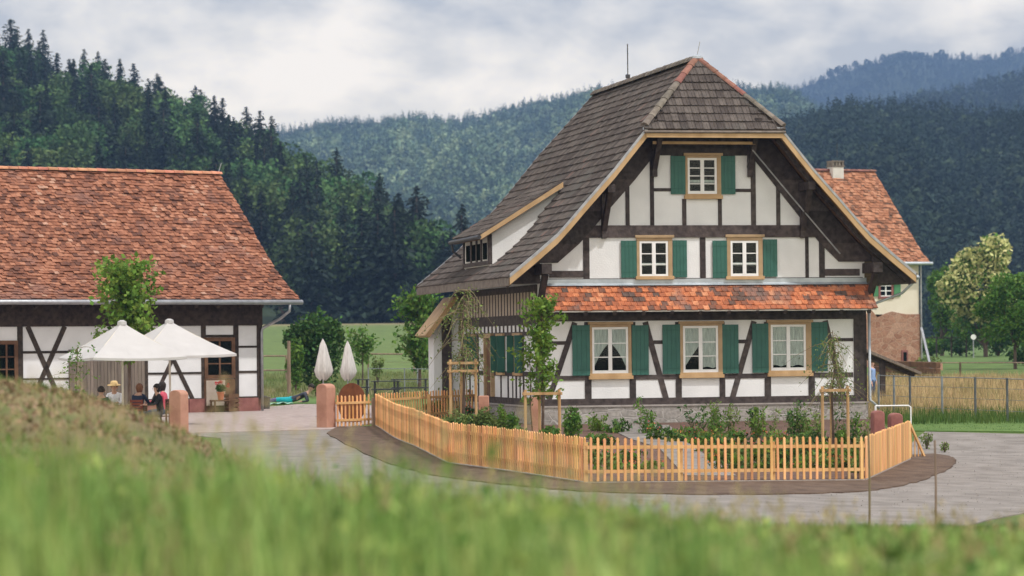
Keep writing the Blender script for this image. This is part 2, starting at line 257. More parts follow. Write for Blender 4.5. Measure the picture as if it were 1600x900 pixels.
# ------------------------------------------------------------------ helpers: meshes and the object tree
def link(o, parent=None):
    COL.objects.link(o)
    if parent: o.parent = parent
    return o
def tag(o, label=None, cat=None, group=None, kind=None):
    for k, v in (('label', label), ('category', cat), ('group', group), ('kind', kind)):
        if v: o[k] = v
    return o
def empty(name, loc=(0, 0, 0), rz=0.0, label=None, cat=None, group=None):
    o = bpy.data.objects.new(name, None); o.location = loc; o.rotation_euler = (0, 0, rz); o.empty_display_size = .2
    link(o); return tag(o, label, cat, group)
def copy_tree(o, parent=None):
    c = o.copy(); link(c); c.parent = parent
    for ch in list(o.children): copy_tree(ch, c)
    return c
class MB:
    def __init__(s): s.v = []; s.f = []
    def add(s, vs_, fs): b = len(s.v); s.v += [tuple(p) for p in vs_]; s.f += [tuple(i + b for i in f) for f in fs]; return s
    def box(s, x0, x1, y0, y1, z0, z1):
        return s.add([(x0, y0, z0), (x1, y0, z0), (x1, y1, z0), (x0, y1, z0), (x0, y0, z1), (x1, y0, z1), (x1, y1, z1), (x0, y1, z1)],
                     [(0, 3, 2, 1), (4, 5, 6, 7), (0, 1, 5, 4), (1, 2, 6, 5), (2, 3, 7, 6), (3, 0, 4, 7)])
    def beam(s, p, q, w_, h, up=(0, 0, 1)):
        p, q = Vector(p), Vector(q); d = (q - p).normalized(); u = Vector(up)
        sdv = d.cross(u)
        if sdv.length < 1e-4: sdv = d.cross(Vector((1, 0, 0)))
        sdv.normalize(); u = sdv.cross(d); a, b = sdv * w_ / 2, u * h / 2
        return s.add([p - a - b, p + a - b, p + a + b, p - a + b, q - a - b, q + a - b, q + a + b, q - a + b],
                     [(0, 1, 2, 3), (7, 6, 5, 4), (0, 4, 5, 1), (1, 5, 6, 2), (2, 6, 7, 3), (3, 7, 4, 0)])
    def poly_xz(s, pts, y0, y1):                          # polygon in x,z extruded in y
        n = len(pts); v = [(x, y0, z) for x, z in pts] + [(x, y1, z) for x, z in pts]
        return s.add(v, [tuple(range(n)), tuple(range(2 * n - 1, n - 1, -1))] + [(i, i + n, (i + 1) % n + n, (i + 1) % n) for i in range(n)])
    def poly_yz(s, pts, x0, x1):
        n = len(pts); v = [(x0, y, z) for y, z in pts] + [(x1, y, z) for y, z in pts]
        return s.add(v, [tuple(range(n)), tuple(range(2 * n - 1, n - 1, -1))] + [(i, i + n, (i + 1) % n + n, (i + 1) % n) for i in range(n)])
    def tube(s, pts, r, n=8, cap=True):
        pts = [Vector(p) for p in pts]; rs = r if isinstance(r, (list, tuple)) else [r] * len(pts); b = len(s.v); prev = None
        for i, p in enumerate(pts):
            d = (pts[min(i + 1, len(pts) - 1)] - pts[max(i - 1, 0)]).normalized()
            if prev is None: a = d.orthogonal().normalized()
            else: a = (prev - d * prev.dot(d)); a = a.normalized() if a.length > 1e-5 else d.orthogonal().normalized()
            prev = a; c = d.cross(a)
            for k in range(n): t = 2 * math.pi * k / n; s.v.append(tuple(p + (a * math.cos(t) + c * math.sin(t)) * rs[i]))
        for i in range(len(pts) - 1):
            for k in range(n): s.f.append((b + i * n + k, b + i * n + (k + 1) % n, b + (i + 1) * n + (k + 1) % n, b + (i + 1) * n + k))
        if cap: s.f.append(tuple(b + k for k in range(n))[::-1]); s.f.append(tuple(b + (len(pts) - 1) * n + k for k in range(n)))
        return s
    def lathe(s, prof, c=(0, 0, 0), n=20):
        b = len(s.v)
        for r, z in prof:
            for k in range(n): t = 2 * math.pi * k / n; s.v.append((c[0] + r * math.cos(t), c[1] + r * math.sin(t), c[2] + z))
        for i in range(len(prof) - 1):
            for k in range(n): s.f.append((b + i * n + k, b + i * n + (k + 1) % n, b + (i + 1) * n + (k + 1) % n, b + (i + 1) * n + k))
        s.f.append(tuple(b + k for k in range(n))[::-1]); s.f.append(tuple(b + (len(prof) - 1) * n + k for k in range(n)))
        return s
    def build(s, name, m, parent=None, smooth=False, bevel=0.0, clip=None):
        me = bpy.data.meshes.new(name); me.from_pydata(s.v, [], s.f)
        if clip or bevel:
            bm = bmesh.new(); bm.from_mesh(me)
            for co, no in (clip or []):
                bmesh.ops.bisect_plane(bm, geom=bm.verts[:] + bm.edges[:] + bm.faces[:], plane_co=co, plane_no=no, clear_outer=True, dist=1e-5)
            bm.to_mesh(me); bm.free()
        me.materials.append(m if not isinstance(m, str) else M[m])
        if smooth: me.polygons.foreach_set('use_smooth', [True] * len(me.polygons))
        o = bpy.data.objects.new(name, me); link(o, parent)
        if bevel:
            md = o.modifiers.new('bevel', 'BEVEL'); md.width = bevel; md.segments = 2; md.limit_method = 'ANGLE'
        return o
def np_mesh(name, V, F, m, parent=None, smooth=False, attr=None):
    """V (n,3), F (k,3 or 4)"""
    me = bpy.data.meshes.new(name); V = np.asarray(V, np.float32); F = np.asarray(F, np.int32); k = F.shape[1]
    me.vertices.add(len(V)); me.vertices.foreach_set('co', V.ravel())
    me.loops.add(F.size); me.loops.foreach_set('vertex_index', F.ravel())
    me.polygons.add(len(F)); me.polygons.foreach_set('loop_start', np.arange(0, F.size, k, dtype=np.int32)); me.polygons.foreach_set('loop_total', np.full(len(F), k, np.int32))
    if smooth: me.polygons.foreach_set('use_smooth', np.ones(len(F), bool))
    me.update(calc_edges=True); me.materials.append(M[m] if isinstance(m, str) else m)
    if attr is not None:
        a = me.color_attributes.new('Col', 'FLOAT_COLOR', 'POINT'); c = np.ones((len(V), 4), np.float32); c[:, :3] = attr; a.data.foreach_set('color', c.ravel())
    if name is None: return me
    o = bpy.data.objects.new(name, me); link(o, parent); return o
def quads(C, size, el=1.5, up=None, upw=0.0, rng=RNG):
    """leaf-sized quads at centres C, random orientation"""
    n = len(C); a = rng.normal(size=(n, 3)); a /= np.linalg.norm(a, axis=1)[:, None]
    if up is not None: a = a * (1 - upw) + np.asarray(up) * upw; a /= np.linalg.norm(a, axis=1)[:, None]
    b = np.cross(a, rng.normal(size=(n, 3))); b /= np.linalg.norm(b, axis=1)[:, None] + 1e-9
    s = np.asarray(size) * rng.uniform(.6, 1.3, n); s = s[:, None]
    nrm = np.cross(a, b)
    p0 = C - a * s * el * .5; p2 = C + a * s * el * .5 - nrm * s * .15; p1 = C + b * s * .42; p3 = C - b * s * .42
    V = np.stack([p0, p1, p2, p3], 1).reshape(-1, 3); F = np.arange(4 * n).reshape(-1, 4)
    return V, F
def lobes(n, lobes_, rng=RNG, shell=.55):
    """n points in a set of ellipsoid lobes (cx,cy,cz,rx,ry,rz), denser near the surface"""
    L = np.array(lobes_, float); wts = (L[:, 3] * L[:, 4] * L[:, 5]) ** .7; k = rng.choice(len(L), n, p=wts / wts.sum())
    d = rng.normal(size=(n, 3)); d /= np.linalg.norm(d, axis=1)[:, None]; r = rng.uniform(shell ** 3, 1, n) ** (1 / 3)
    r *= 1 + .12 * rng.normal(size=n)
    return L[k, :3] + d * L[k, 3:] * r[:, None]

# roof tiles
def tiles(mb, prof, b0, b1, tw, ex, th, P, half=True, sect=((0, 0), (1, 0)), jit=.004, skip=None, sidx=0):
    """prof: polyline (a, z) from eave to ridge; tiles laid along b; P maps (a, b, z) -> local xyz"""
    pts = [Vector((a, z)) for a, z in prof]; seg = [(pts[i + 1] - pts[i]).length for i in range(len(pts) - 1)]; tot = sum(seg)
    def pos(s):
        for i, l in enumerate(seg):
            if s <= l or i == len(seg) - 1:
                t = (pts[i + 1] - pts[i]) / l; return pts[i] + t * s, t
            s -= l
    rows = int(tot / ex)
    for r in range(rows + 1):
        s0 = r * ex; s1 = min(s0 + ex * 1.22, tot + .02)
        p0, t0 = pos(s0); p1, t1 = pos(min(s1, tot)); nrm = Vector((-(p1 - p0).y, (p1 - p0).x)).normalized()
        if nrm.y < 0: nrm = -nrm
        off = (tw / 2 if (half and r % 2) else 0) + random.uniform(-.01, .01)
        nb = int((b1 - b0) / tw) + 2
        for k in range(-1, nb):
            x0 = b0 + k * tw + off; x1 = x0 + tw * .985
            x0, x1 = max(x0, b0), min(x1, b1)
            if x1 - x0 < tw * .2: continue
            if skip and skip((x0 + x1) / 2, (p0.x + p1.x) / 2, (p0.y + p1.y) / 2): continue
            j = random.uniform(-jit, jit) * 2; jl = random.uniform(-jit, jit) * 2
            V = []; n = len(sect)
            for (u, h) in sect:
                bx = x0 + (x1 - x0) * u
                lo = p0 + nrm * (th * 1.9 + h + j) - (p1 - p0).normalized() * (jl + .02)
                hi = p1 + nrm * (th * .5 + h + j); lb = p0 + nrm * (th * .4 + j) - (p1 - p0).normalized() * (jl + .02)
                V += [P(lo.x, bx, lo.y), P(hi.x, bx, hi.y), P(lb.x, bx, lb.y)]
            Fc = []
            for i in range(n - 1):
                a = 3 * i; Fc += [(a, a + 3, a + 4, a + 1), (a + 2, a + 5, a + 3, a)]
            Fc += [(2, 0, 1), (3 * n - 1, 3 * n - 2, 3 * n - 3)]
            mb.add(V, Fc)
def ridgecaps(mb, p, q, r=.13, ln=.38, up=(0, 0, 1)):
    p, q = Vector(p), Vector(q); L = (q - p).length; n = max(1, int(L / ln)); d = (q - p).normalized(); u = Vector(up); sdv = d.cross(u).normalized(); u = sdv.cross(d)
    for i in range(n):
        a = p + d * (L * i / n - .02); b = p + d * (L * (i + 1) / n + .03); r0 = r * random.uniform(1.05, 1.15); r1 = r * .92
        V = []; K = 7
        for c, rr in ((a, r0), (b, r1)):
            for k in range(K): t = math.pi * k / (K - 1); V.append(c + sdv * math.cos(t) * rr + u * (math.sin(t) * rr * .8))
        F = [(k, k + 1, K + k + 1, K + k) for k in range(K - 1)] + [tuple(range(K))[::-1], tuple(range(K, 2 * K))]
        mb.add(V, F)


# ------------------------------------------------------------------ the ground, one sheet to the horizon
def grid_axis(parts):
    a = []
    for lo, hi, st in parts: a += list(np.arange(lo, hi, st))
    a.append(parts[-1][1]); return np.array(a)
gy = grid_axis([(-40, 0, 2), (0, 130, .5), (130, 300, 4), (300, 900, 25), (900, 9000, 300)])
gxp = grid_axis([(0, 26, .5), (26, 80, 3), (80, 400, 20), (400, 5000, 300)]); gx = np.concatenate([-gxp[:0:-1], gxp])
X, Y = np.meshgrid(gx, gy); Z = g(X, Y)
V = np.stack([X.ravel(), Y.ravel(), Z.ravel()], 1); nx, ny = len(gx), len(gy)
ii, jj = np.meshgrid(np.arange(nx - 1), np.arange(ny - 1)); a = (jj * nx + ii).ravel()
F = np.stack([a, a + 1, a + nx + 1, a + nx], 1)
# zone colours (what grows or lies there): dry soil mound, lawn, hay meadow, far green meadow
def lerp(c, d, t): return np.asarray(c) * (1 - t[:, None]) + np.asarray(d) * t[:, None]
x_, y_ = V[:, 0], V[:, 1]; u_ = x_ / np.maximum(y_, 1)
nse = np.sin(x_ * 1.7 + 3 * np.sin(y_ * .8)) * np.cos(y_ * 1.1 + 2 * np.sin(x_ * .9)) * .5 + .5
cl = np.tile([.085, .135, .03], (len(V), 1))
moundm = np.exp(-((y_ - 30) / 8) ** 2) * sstep(-1.0, -2.6, x_)
cl = lerp(cl, [.23, .145, .095], np.clip(moundm * (.25 + .8 * nse), 0, 1))
cl = lerp(cl, [.22, .145, .085], sstep(24, 14, y_) * .8)
cl = lerp(cl, [.20, .19, .085], sstep(84, 92, y_) * sstep(.06, .09, u_) * sstep(150, 130, y_))       # hay meadow on the right
cl = lerp(cl, [.10, .17, .04], sstep(150, 165, y_) * sstep(.06, .09, u_))
cl = lerp(cl, [.115, .175, .045], sstep(150, 190, y_) * sstep(.05, .0, u_))
cl = lerp(cl, [.26, .22, .12], sstep(395, 420, y_) * sstep(.05, .0, u_))
cl = lerp(cl, [.24, .21, .12], sstep(118, 124, y_) * sstep(148, 140, y_) * sstep(.04, .0, u_))
M['ground'] = mat('ground_cover', (.72, .72, .72), (1.25, 1.2, 1.15), .95, .8, detail=9, bump=.6, bscale=9, attr='Col', bdist=.05)
tag(np_mesh('ground', V, F, 'ground', smooth=True, attr=cl), kind='structure')

def drape(name, poly, off, m, step=1.0, kind='structure', zf=None):
    poly = [(float(a), float(b)) for a, b in poly]
    P = []; n = len(poly)
    for i in range(n):
        p, q = np.array(poly[i]), np.array(poly[(i + 1) % n]); k = max(1, int(np.linalg.norm(q - p) / step))
        P += [tuple(p + (q - p) * t / k) for t in range(k)]
    nb = len(P); xs = [p[0] for p in P]; ys = [p[1] for p in P]
    pts = list(P)
    for xx in np.arange(min(xs), max(xs), step):
        for yy in np.arange(min(ys), max(ys), step): pts.append((xx + .01, yy + .013))
    r = delaunay_2d_cdt([Vector(p) for p in pts], [], [list(range(nb))], 1, 1e-4)
    V = [(p.x, p.y, gz(p.x, p.y) + off) for p in r[0]]
    me = bpy.data.meshes.new(name); me.from_pydata(V, [], r[2]); me.materials.append(M[m] if isinstance(m, str) else m)
    bm = bmesh.new(); bm.from_mesh(me); bmesh.ops.recalc_face_normals(bm, faces=bm.faces)
    if sum(f.normal.z for f in bm.faces) < 0: bmesh.ops.reverse_faces(bm, faces=bm.faces)
    be = [e for e in bm.edges if e.is_boundary]; ex_ = bmesh.ops.extrude_edge_only(bm, edges=be)   # the sheet's edge turned down into the ground
    for v in [v for v in ex_['geom'] if isinstance(v, bmesh.types.BMVert)]: v.co.z -= .12
    bmesh.ops.recalc_face_normals(bm, faces=bm.faces)
    bm.to_mesh(me); bm.free()
    o = bpy.data.objects.new(name, me); link(o); return tag(o, kind=kind)
def smooth_poly(pts, k=4):
    out = []; n = len(pts)
    for i in range(n):
        p0, p1, p2, p3 = [np.array(pts[min(max(i + j, 0), n - 1)], float) for j in (-1, 0, 1, 2)]
        for t in range(k):
            t = t / k; out.append(tuple(.5 * ((2 * p1) + (-p0 + p2) * t + (2 * p0 - 5 * p1 + 4 * p2 - p3) * t * t + (-p0 + 3 * p1 - 3 * p2 + p3) * t ** 3)))
    return out
def rough_edge(P, a):
    rn = random.Random(4); return [(x + rn.uniform(-a, a), y + rn.uniform(-a, a) * 2) for x, y in P]
M['gravel'] = mat('grey_gravel', (.188, .168, .150), (.275, .25, .226), .95, 1.6, detail=12, bump=.7, bscale=26, bdist=.03)
M['court'] = mat('pink_grey_gravel', (.33, .26, .235), (.43, .36, .33), .95, 3.5, detail=12, bump=.6, bscale=30, bdist=.03)
M['soil'] = mat('bare_brown_soil', (.085, .054, .037), (.145, .100, .070), .95, 2.5, detail=12, bump=.8, bscale=14, bdist=.04)
M['mulch'] = mat('garden_bed_soil', (.085, .05, .038), (.18, .11, .08), .95, 5, detail=10, bump=.8, bscale=20, bdist=.04)
M['lawn'] = mat('mown_lawn', (.07, .14, .025), (.12, .20, .045), .9, 2, detail=8, bump=.6, bscale=30)
# fence line round the garden
FA, FB, FC, FD, FE = (-4.0, 90.0), (-1.45, 69.6), (1.52, 63.2), (7.5, 65.6), (9.5, 73.6)
outer = [hit(*p) for p in [(300, 700), (410, 756), (540, 800), (700, 826), (900, 835), (1100, 843), (1300, 845), (1460, 831), (1540, 815), (1600, 803)]]
gravel_poly = [(-9.6, 86.6)] + [hit(345, 686)] + outer[1:] + [(13.5, 52), (22, 58), (26, 70), (20, 80), (13.6, 82.3), (11.2, 83.5), (10.4, 80), (9, 74), (7, 68), (2, 66), (0, 72), (-3, 84), (-4.5, 90)]
drape('gravel_path', gravel_poly, .02, 'gravel', 1.0)
soil_out = [hit(*p) for p in [(512, 679), (562, 708), (640, 737), (720, 752), (820, 763), (920, 771), (1100, 775), (1260, 775), (1370, 769), (1435, 754), (1475, 738), (1492, 726), (1485, 716), (1455, 711)]]
drape('soil_strip', rough_edge(smooth_poly(soil_out, 9)[:-9], .045) + [(9.75, 75.5), (9.6, 74), (7.5, 66.0), (1.6, 63.8), (-1.2, 70), (-3.9, 89.4), (-5.1, 89.4)], .045, 'soil', .8)
court = [(-34, 80), (-9.7, 86.4), (-5.0, 88.0), (-4.2, 93), (-4.0, 108), (-5.5, 115.5), (-8.2, 117), (-9.5, 112), (-34, 100)]
drape('courtyard', court, .035, 'court', 1.5)
drape('garden_bed', [(-3.7, 89.5), (-1.25, 69.8), (1.6, 63.5), (7.4, 65.85), (9.3, 73.6), (10.0, 78), (10.6, 91), (.6, 88.8), (-1.0, 96)], .05, 'mulch', 1.0)
gp = [hit(*p) for p in [(1000, 668), (1045, 668), (1080, 700), (1150, 748), (1070, 748), (1030, 705), (985, 690), (930, 662), (930, 654)]]
drape('garden_path', gp, .075, 'gravel', .8)
drape('lawn_patch', [(-8.6, 117.5), (-5.7, 116), (-4.0, 109), (-2.0, 112), (-1, 128), (-12, 128), (-13, 120)], .04, 'lawn', 1.5)
drape('verge_lawn', [(10.4, 84.0), (13.8, 82.9), (20.5, 80.8), (27, 72), (40, 80), (40, 92), (20, 90), (11.5, 93)], .035, 'lawn', 1.5)

# ------------------------------------------------------------------ wooded hills
def tree_low(kind, rng):
    """low polygon crown for forests a kilometre and more away"""
    if kind == 'con':
        n = 46; z = rng.uniform(.06, .97, n) ** .9; an = rng.uniform(0, 6.28, n); r = .19 * (1 - z) ** .75 * rng.uniform(.45, 1.15, n)
        C = np.stack([r * np.cos(an), r * np.sin(an), z], 1); U = np.stack([np.cos(an), np.sin(an), -.5 * np.ones(n)], 1)
        return quads(C, .13 * (1.2 - z), 1.7, up=U, upw=.45, rng=rng)
    n = 84; d = rng.normal(size=(n, 3)); d /= np.linalg.norm(d, axis=1)[:, None]
    C = d * [.30, .30, .38] * rng.uniform(.6, 1.1, (n, 1)) + [0, 0, .52]
    return quads(C, .19, 1.2, up=d, upw=.0, rng=rng)
PAL = {'far_mix': [((.06, .115, .09), (.13, .20, .15)), ((.15, .24, .14), (.33, .42, .24))], 'far_cloud_shade': [((.010, .026, .018), (.024, .046, .030)), ((.030, .055, .028), (.060, .090, .045))]}  # second palette darkened for cloud shadow, first kept pale for sunlight
def forest_stuff(name, P, H, kinds, m, label):
    rng = np.random.default_rng(5); protos = [tree_low('con', rng) for _ in range(8)], [tree_low('dec', rng) for _ in range(7)]
    Vs, Fs, off = [], [], 0; Cs = []; pal = PAL[m]
    for p, h, k in zip(P, H, kinds):
        V, F = protos[k][rng.integers(len(protos[k]))]; a = rng.uniform(0, 6.28); c, s = math.cos(a), math.sin(a)
        Wd = h * (rng.uniform(.9, 1.2) if k == 0 else rng.uniform(.9, 1.3))
        v = np.stack([(V[:, 0] * c - V[:, 1] * s) * Wd, (V[:, 0] * s + V[:, 1] * c) * Wd, V[:, 2] * h], 1) + p
        c_ = np.array(pal[k][0]) + (np.array(pal[k][1]) - np.array(pal[k][0])) * rng.random() ** 1.6; Cs.append(np.tile(c_, (len(V), 1)))
        Vs.append(v); Fs.append(F + off); off += len(V)
    o = np_mesh(name, np.concatenate(Vs), np.concatenate(Fs), m, attr=np.concatenate(Cs)); return tag(o, label, kind='stuff')
def hill(name, ridge, d0, d1, z0, back=.35, rough=1.0, pw=.8, m='far_floor', seed=0):
    """ridge: [(px, py)] of the bare ground at distance d1(px); d0 = foot"""
    rg = np.array(ridge, float); pxs = np.linspace(rg[0, 0], rg[-1, 0], 120); pys = np.interp(pxs, rg[:, 0], rg[:, 1])
    d1s = np.interp(pxs, rg[:, 0], d1) if not np.isscalar(d1) else np.full(len(pxs), d1)
    ts = np.concatenate([np.linspace(0, 1, 34), np.linspace(1, 1 + back, 8)[1:]])
    rng = np.random.default_rng(seed); ph = rng.uniform(0, 6.28, 6)
    zr = np.array([at(a, b, d)[2] for a, b, d in zip(pxs, pys, d1s)])
    def f(px, t):
        d1_ = np.interp(px, pxs, d1s); zz = np.interp(px, pxs, zr); d = d0 + (d1_ - d0) * t; x = (px - 800) / FPX * d
        prof = np.where(t <= 1, np.sin(np.clip(t, 0, 1) * math.pi / 2) ** (1 / pw) * .42 + np.clip(t, 0, 1) * .58, 1 - ((t - 1) / back) ** 2 * .5)
        z = z0 + (zz - z0) * prof
        z = z + rough * (zz - z0) * .035 * (np.sin(px * .021 + ph[0] + t * 5) + np.sin(px * .043 + ph[1] - t * 9) * .6) * np.clip(t * (1.0 - t) * 4, 0, 1)
        return np.stack([x, d, z], -1)
    PX, T = np.meshgrid(pxs, ts); V = f(PX, T).reshape(-1, 3); n = len(pxs)
    ii, jj = np.meshgrid(np.arange(n - 1), np.arange(len(ts) - 1)); a = (jj * n + ii).ravel(); F = np.stack([a, a + 1, a + n + 1, a + n], 1)
    tag(np_mesh(name, V, F, m, smooth=True), kind='structure'); return f
def scatter(f, px0, px1, t0, t1, spx, nt, rng, jit=.8):
    """jittered grid on a hill; px pitch in pixels, nt rows from foot to ridge"""
    out = []
    for j, t in enumerate(np.linspace(t0, t1, nt)):
        for px in np.arange(px0 + (j % 2) * spx / 2, px1, spx):
            out.append((px + rng.uniform(-.5, .5) * spx * jit, min(t1, max(t0, t + rng.uniform(-.5, .5) * jit * (t1 - t0) / nt))))
    a = np.array(out); return f(a[:, 0], a[:, 1]), a
rng = np.random.default_rng(3)
# middle hill behind the farmhouse, mixed wood, sunlight put into its pale palette
fM = hill('middle_hill', [(-200, 290), (250, 262), (400, 226), (500, 210), (640, 208), (700, 203), (780, 190), (900, 168), (1020, 152), (1150, 152), (1240, 165), (1320, 200), (1400, 260), (1800, 420)], 1000, 2600, 0, seed=1)
P, A = scatter(fM, 280, 1420, .03, 1.0, 9.5, 60, rng); kk = (rng.random(len(P)) < .42 - .0 * A[:, 1]).astype(int); kk = 1 - kk
kk = np.where(rng.random(len(P)) < sstep(.6, 1, A[:, 1]) * .75, 0, kk); kk = np.where((A[:, 0] < 470) & (rng.random(len(P)) < .5), 0, kk)
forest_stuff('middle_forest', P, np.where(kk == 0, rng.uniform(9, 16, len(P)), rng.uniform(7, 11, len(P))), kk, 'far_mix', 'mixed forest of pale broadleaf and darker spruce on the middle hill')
# spruce hill at the right, cloud shadow put into its dark foliage colours
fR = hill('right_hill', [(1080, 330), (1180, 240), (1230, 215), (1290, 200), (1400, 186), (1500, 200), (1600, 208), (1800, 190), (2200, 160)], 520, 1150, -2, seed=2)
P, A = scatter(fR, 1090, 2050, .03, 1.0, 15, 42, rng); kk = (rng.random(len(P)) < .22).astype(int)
forest_stuff('right_forest', P, np.where(kk == 0, rng.uniform(7.5, 12, len(P)), rng.uniform(5, 8, len(P))), kk, 'far_cloud_shade', 'spruce forest coloured dark as under cloud shadow, covering the near hill at the right')
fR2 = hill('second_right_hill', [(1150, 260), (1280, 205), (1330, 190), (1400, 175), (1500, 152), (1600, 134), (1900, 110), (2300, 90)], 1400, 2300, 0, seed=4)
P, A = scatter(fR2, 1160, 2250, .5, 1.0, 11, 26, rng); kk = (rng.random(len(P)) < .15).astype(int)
forest_stuff('second_right_forest', P, rng.uniform(9, 17, len(P)), kk, 'far_cloud_shade', 'blue spruce forest, coloured dark as under cloud shadow, on the second ridge at the right')
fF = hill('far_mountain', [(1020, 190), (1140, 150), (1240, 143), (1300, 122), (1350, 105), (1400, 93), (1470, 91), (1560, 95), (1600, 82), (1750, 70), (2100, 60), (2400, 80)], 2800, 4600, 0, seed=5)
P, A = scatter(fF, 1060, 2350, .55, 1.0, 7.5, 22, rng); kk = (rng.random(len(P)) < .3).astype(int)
forest_stuff('far_forest', P, rng.uniform(9, 15, len(P)), kk, 'far_cloud_shade', 'hazy forest over the farthest mountain')

# wooded hillside at the left: every tree an object
def conifer_mesh(nm, seed, n=2600, full=1.0):
    r = np.random.default_rng(seed); H = 1.0; C = []; U = []
    for k in range(40):
        z = .10 + .89 * (k / 39) ** .95; R = (.235 * full) * (1 - z) ** .68 * r.uniform(.8, 1.15) + .006
        nb = 9 if k < 26 else 7
        for b in range(nb):
            an = r.uniform(0, 6.28); ln = R * r.uniform(.65, 1.15); m_ = max(2, int(n / 260 * (1 - z) + 2))
            for j in range(m_):
                q = (j + r.uniform(0, 1)) / m_; C.append((math.cos(an) * ln * q, math.sin(an) * ln * q, z - q * ln * .35 + r.normal() * .006)); U.append((math.cos(an), math.sin(an), -.35))
    C = np.array(C); U = np.array(U); V, F = quads(C, .036 * (1.3 - .78 * C[:, 2]), 1.7, up=U, upw=.55, rng=r)
    return V, F
def tree_obj(name, V, F, leafm, trunk_h, trunk_r, limbs=None, barkm='bark', leafname='foliage', scale=1.0):
    """returns an Empty with trunk and crown (height in metres already in V)"""
    root = empty(name)
    mb = MB(); mb.tube([(0, 0, -.3), (0, 0, trunk_h * .5), (.02 * trunk_h * .1, 0, trunk_h)], [trunk_r * 1.15, trunk_r * .8, trunk_r * .25], 8)
    for L in (limbs or []): mb.tube(L, [trunk_r * .4, trunk_r * .25, trunk_r * .1][:len(L)] if len(L) == 3 else trunk_r * .25, 5)
    mb.build('trunk', barkm, root); np_mesh(leafname, V, F, leafm, root); return root
con_p = []
for i in range(6):
    V, F = conifer_mesh('c', 20 + i, full=[1, .85, 1.15, .95, 1.3, .8][i]); Ht = 17.0
    t = tree_obj('spruce_tree', V * Ht, F, 'spruce', 15.5, .22, leafname='crown'); con_p.append(t)
dec_p = []
for i in range(5):
    r = np.random.default_rng(50 + i); lb = [(0, 0, 7, 3, 3, 4)] + [(r.uniform(-2.2, 2.2), r.uniform(-2.2, 2.2), r.uniform(4.5, 10), r.uniform(1.3, 2.1), r.uniform(1.3, 2.1), r.uniform(1.1, 1.9)) for _ in range(11)]
    V, F = quads(lobes(2600, lb, r, .72), .44, 1.2, rng=r)
    lim = [[(0, 0, 2.5), (l[0] * .5, l[1] * .5, (2.5 + l[2]) / 2), (l[0], l[1], l[2])] for l in lb[1:7]]
    t = tree_obj('broadleaf_tree', V, F, 'hill_leaf', 8, .25, lim, leafname='crown'); dec_p.append(t)
fL = hill('left_hill', [(-700, 40), (-300, 110), (-60, 148), (60, 176), (120, 196), (230, 236), (345, 272), (400, 306), (470, 360), (530, 395), (600, 440), (660, 485), (705, 515), (760, 540)], 432, [760, 740, 720, 720, 715, 700, 680, 640, 590, 560, 520, 490, 460, 445], 4.5, rough=.6, seed=9)
rng = np.random.default_rng(8)
cand = []
for j, t in enumerate(np.linspace(.02, 1.0, 17)):
    for px in np.arange(-190 + (j % 2) * 22, 712, 45):
        cand.append((px + rng.uniform(-15, 15), min(1, max(.01, t + rng.uniform(-.03, .03)))))
used = set(); nL = 0
for px, t in cand:
    p = fL(np.array([px]), np.array([t]))[0]
    if px < -75 and rng.random() < .45: continue
    d1 = np.interp(px, [-75, 345, 600, 705], [720, 680, 520, 460])
    if px > 420 and (d1 - 432) * (t) > 0 and len([1]) and rng.random() < max(0, .55 * (1 - (d1 - 432) / 250)) and t not in (1,): continue
    py = YH - (p[2] - EYE) / p[1] * FPX
    if px < 420 and py > 420 + 40 and t < .12: continue   # wholly behind the barn roof
    isc = rng.random() < (.72 if (t > .75 or px > 590) else .48)
    pool, lab, grp = (con_p, 'dark pointed spruce in the wooded hillside behind the barn', 'spruces on the left hillside') if isc else (dec_p, 'round broadleaf tree in the wooded hillside behind the barn', 'broadleaf trees on the left hillside')
    i = rng.integers(len(pool)); src = pool[i]; key = (isc, i)
    o = src if key not in used else copy_tree(src); used.add(key)
    s = rng.uniform(.78, 1.2) * (1.0 if isc else 1.25); wd = rng.uniform(.95, 1.3)
    zx = 'at the far left' if px < 60 else 'above the left parasol' if px < 150 else 'over the maple' if px < 240 else 'over the barn ridge end' if px < 345 else 'above the barn eave corner' if px < 440 else 'over the big dark bush' if px < 530 else 'over the field tree' if px < 620 else 'beside the farmhouse'
    zt_ = 'topmost' if t > .85 else 'high' if t > .62 else 'halfway up' if t > .4 else 'low' if t > .2 else 'lowest'
    lab = ('dark pointed spruce ' if isc else 'round broadleaf tree ') + zt_ + ' on the hillside ' + zx
    o.location = (p[0], p[1], p[2] - .3); o.rotation_euler = (0, 0, rng.uniform(0, 6.28)); o.scale = (s * wd, s * wd, s)
    if isc and abs(px - 345) < 22 and t > .9: pass
    tag(o, lab, 'tree', grp); nL += 1
for i, o in enumerate(con_p):
    if (True, i) not in used: o.location = tuple(fL(np.array([150.]), np.array([.5]))[0]); tag(o, 'dark pointed spruce in the wooded hillside behind the barn', 'tree', 'spruces on the left hillside')
for i, o in enumerate(dec_p):
    if (False, i) not in used: o.location = tuple(fL(np.array([150.]), np.array([.5]))[0]); tag(o, 'round broadleaf tree in the wooded hillside behind the barn', 'tree', 'broadleaf trees on the left hillside')
print('left hill trees', nL)
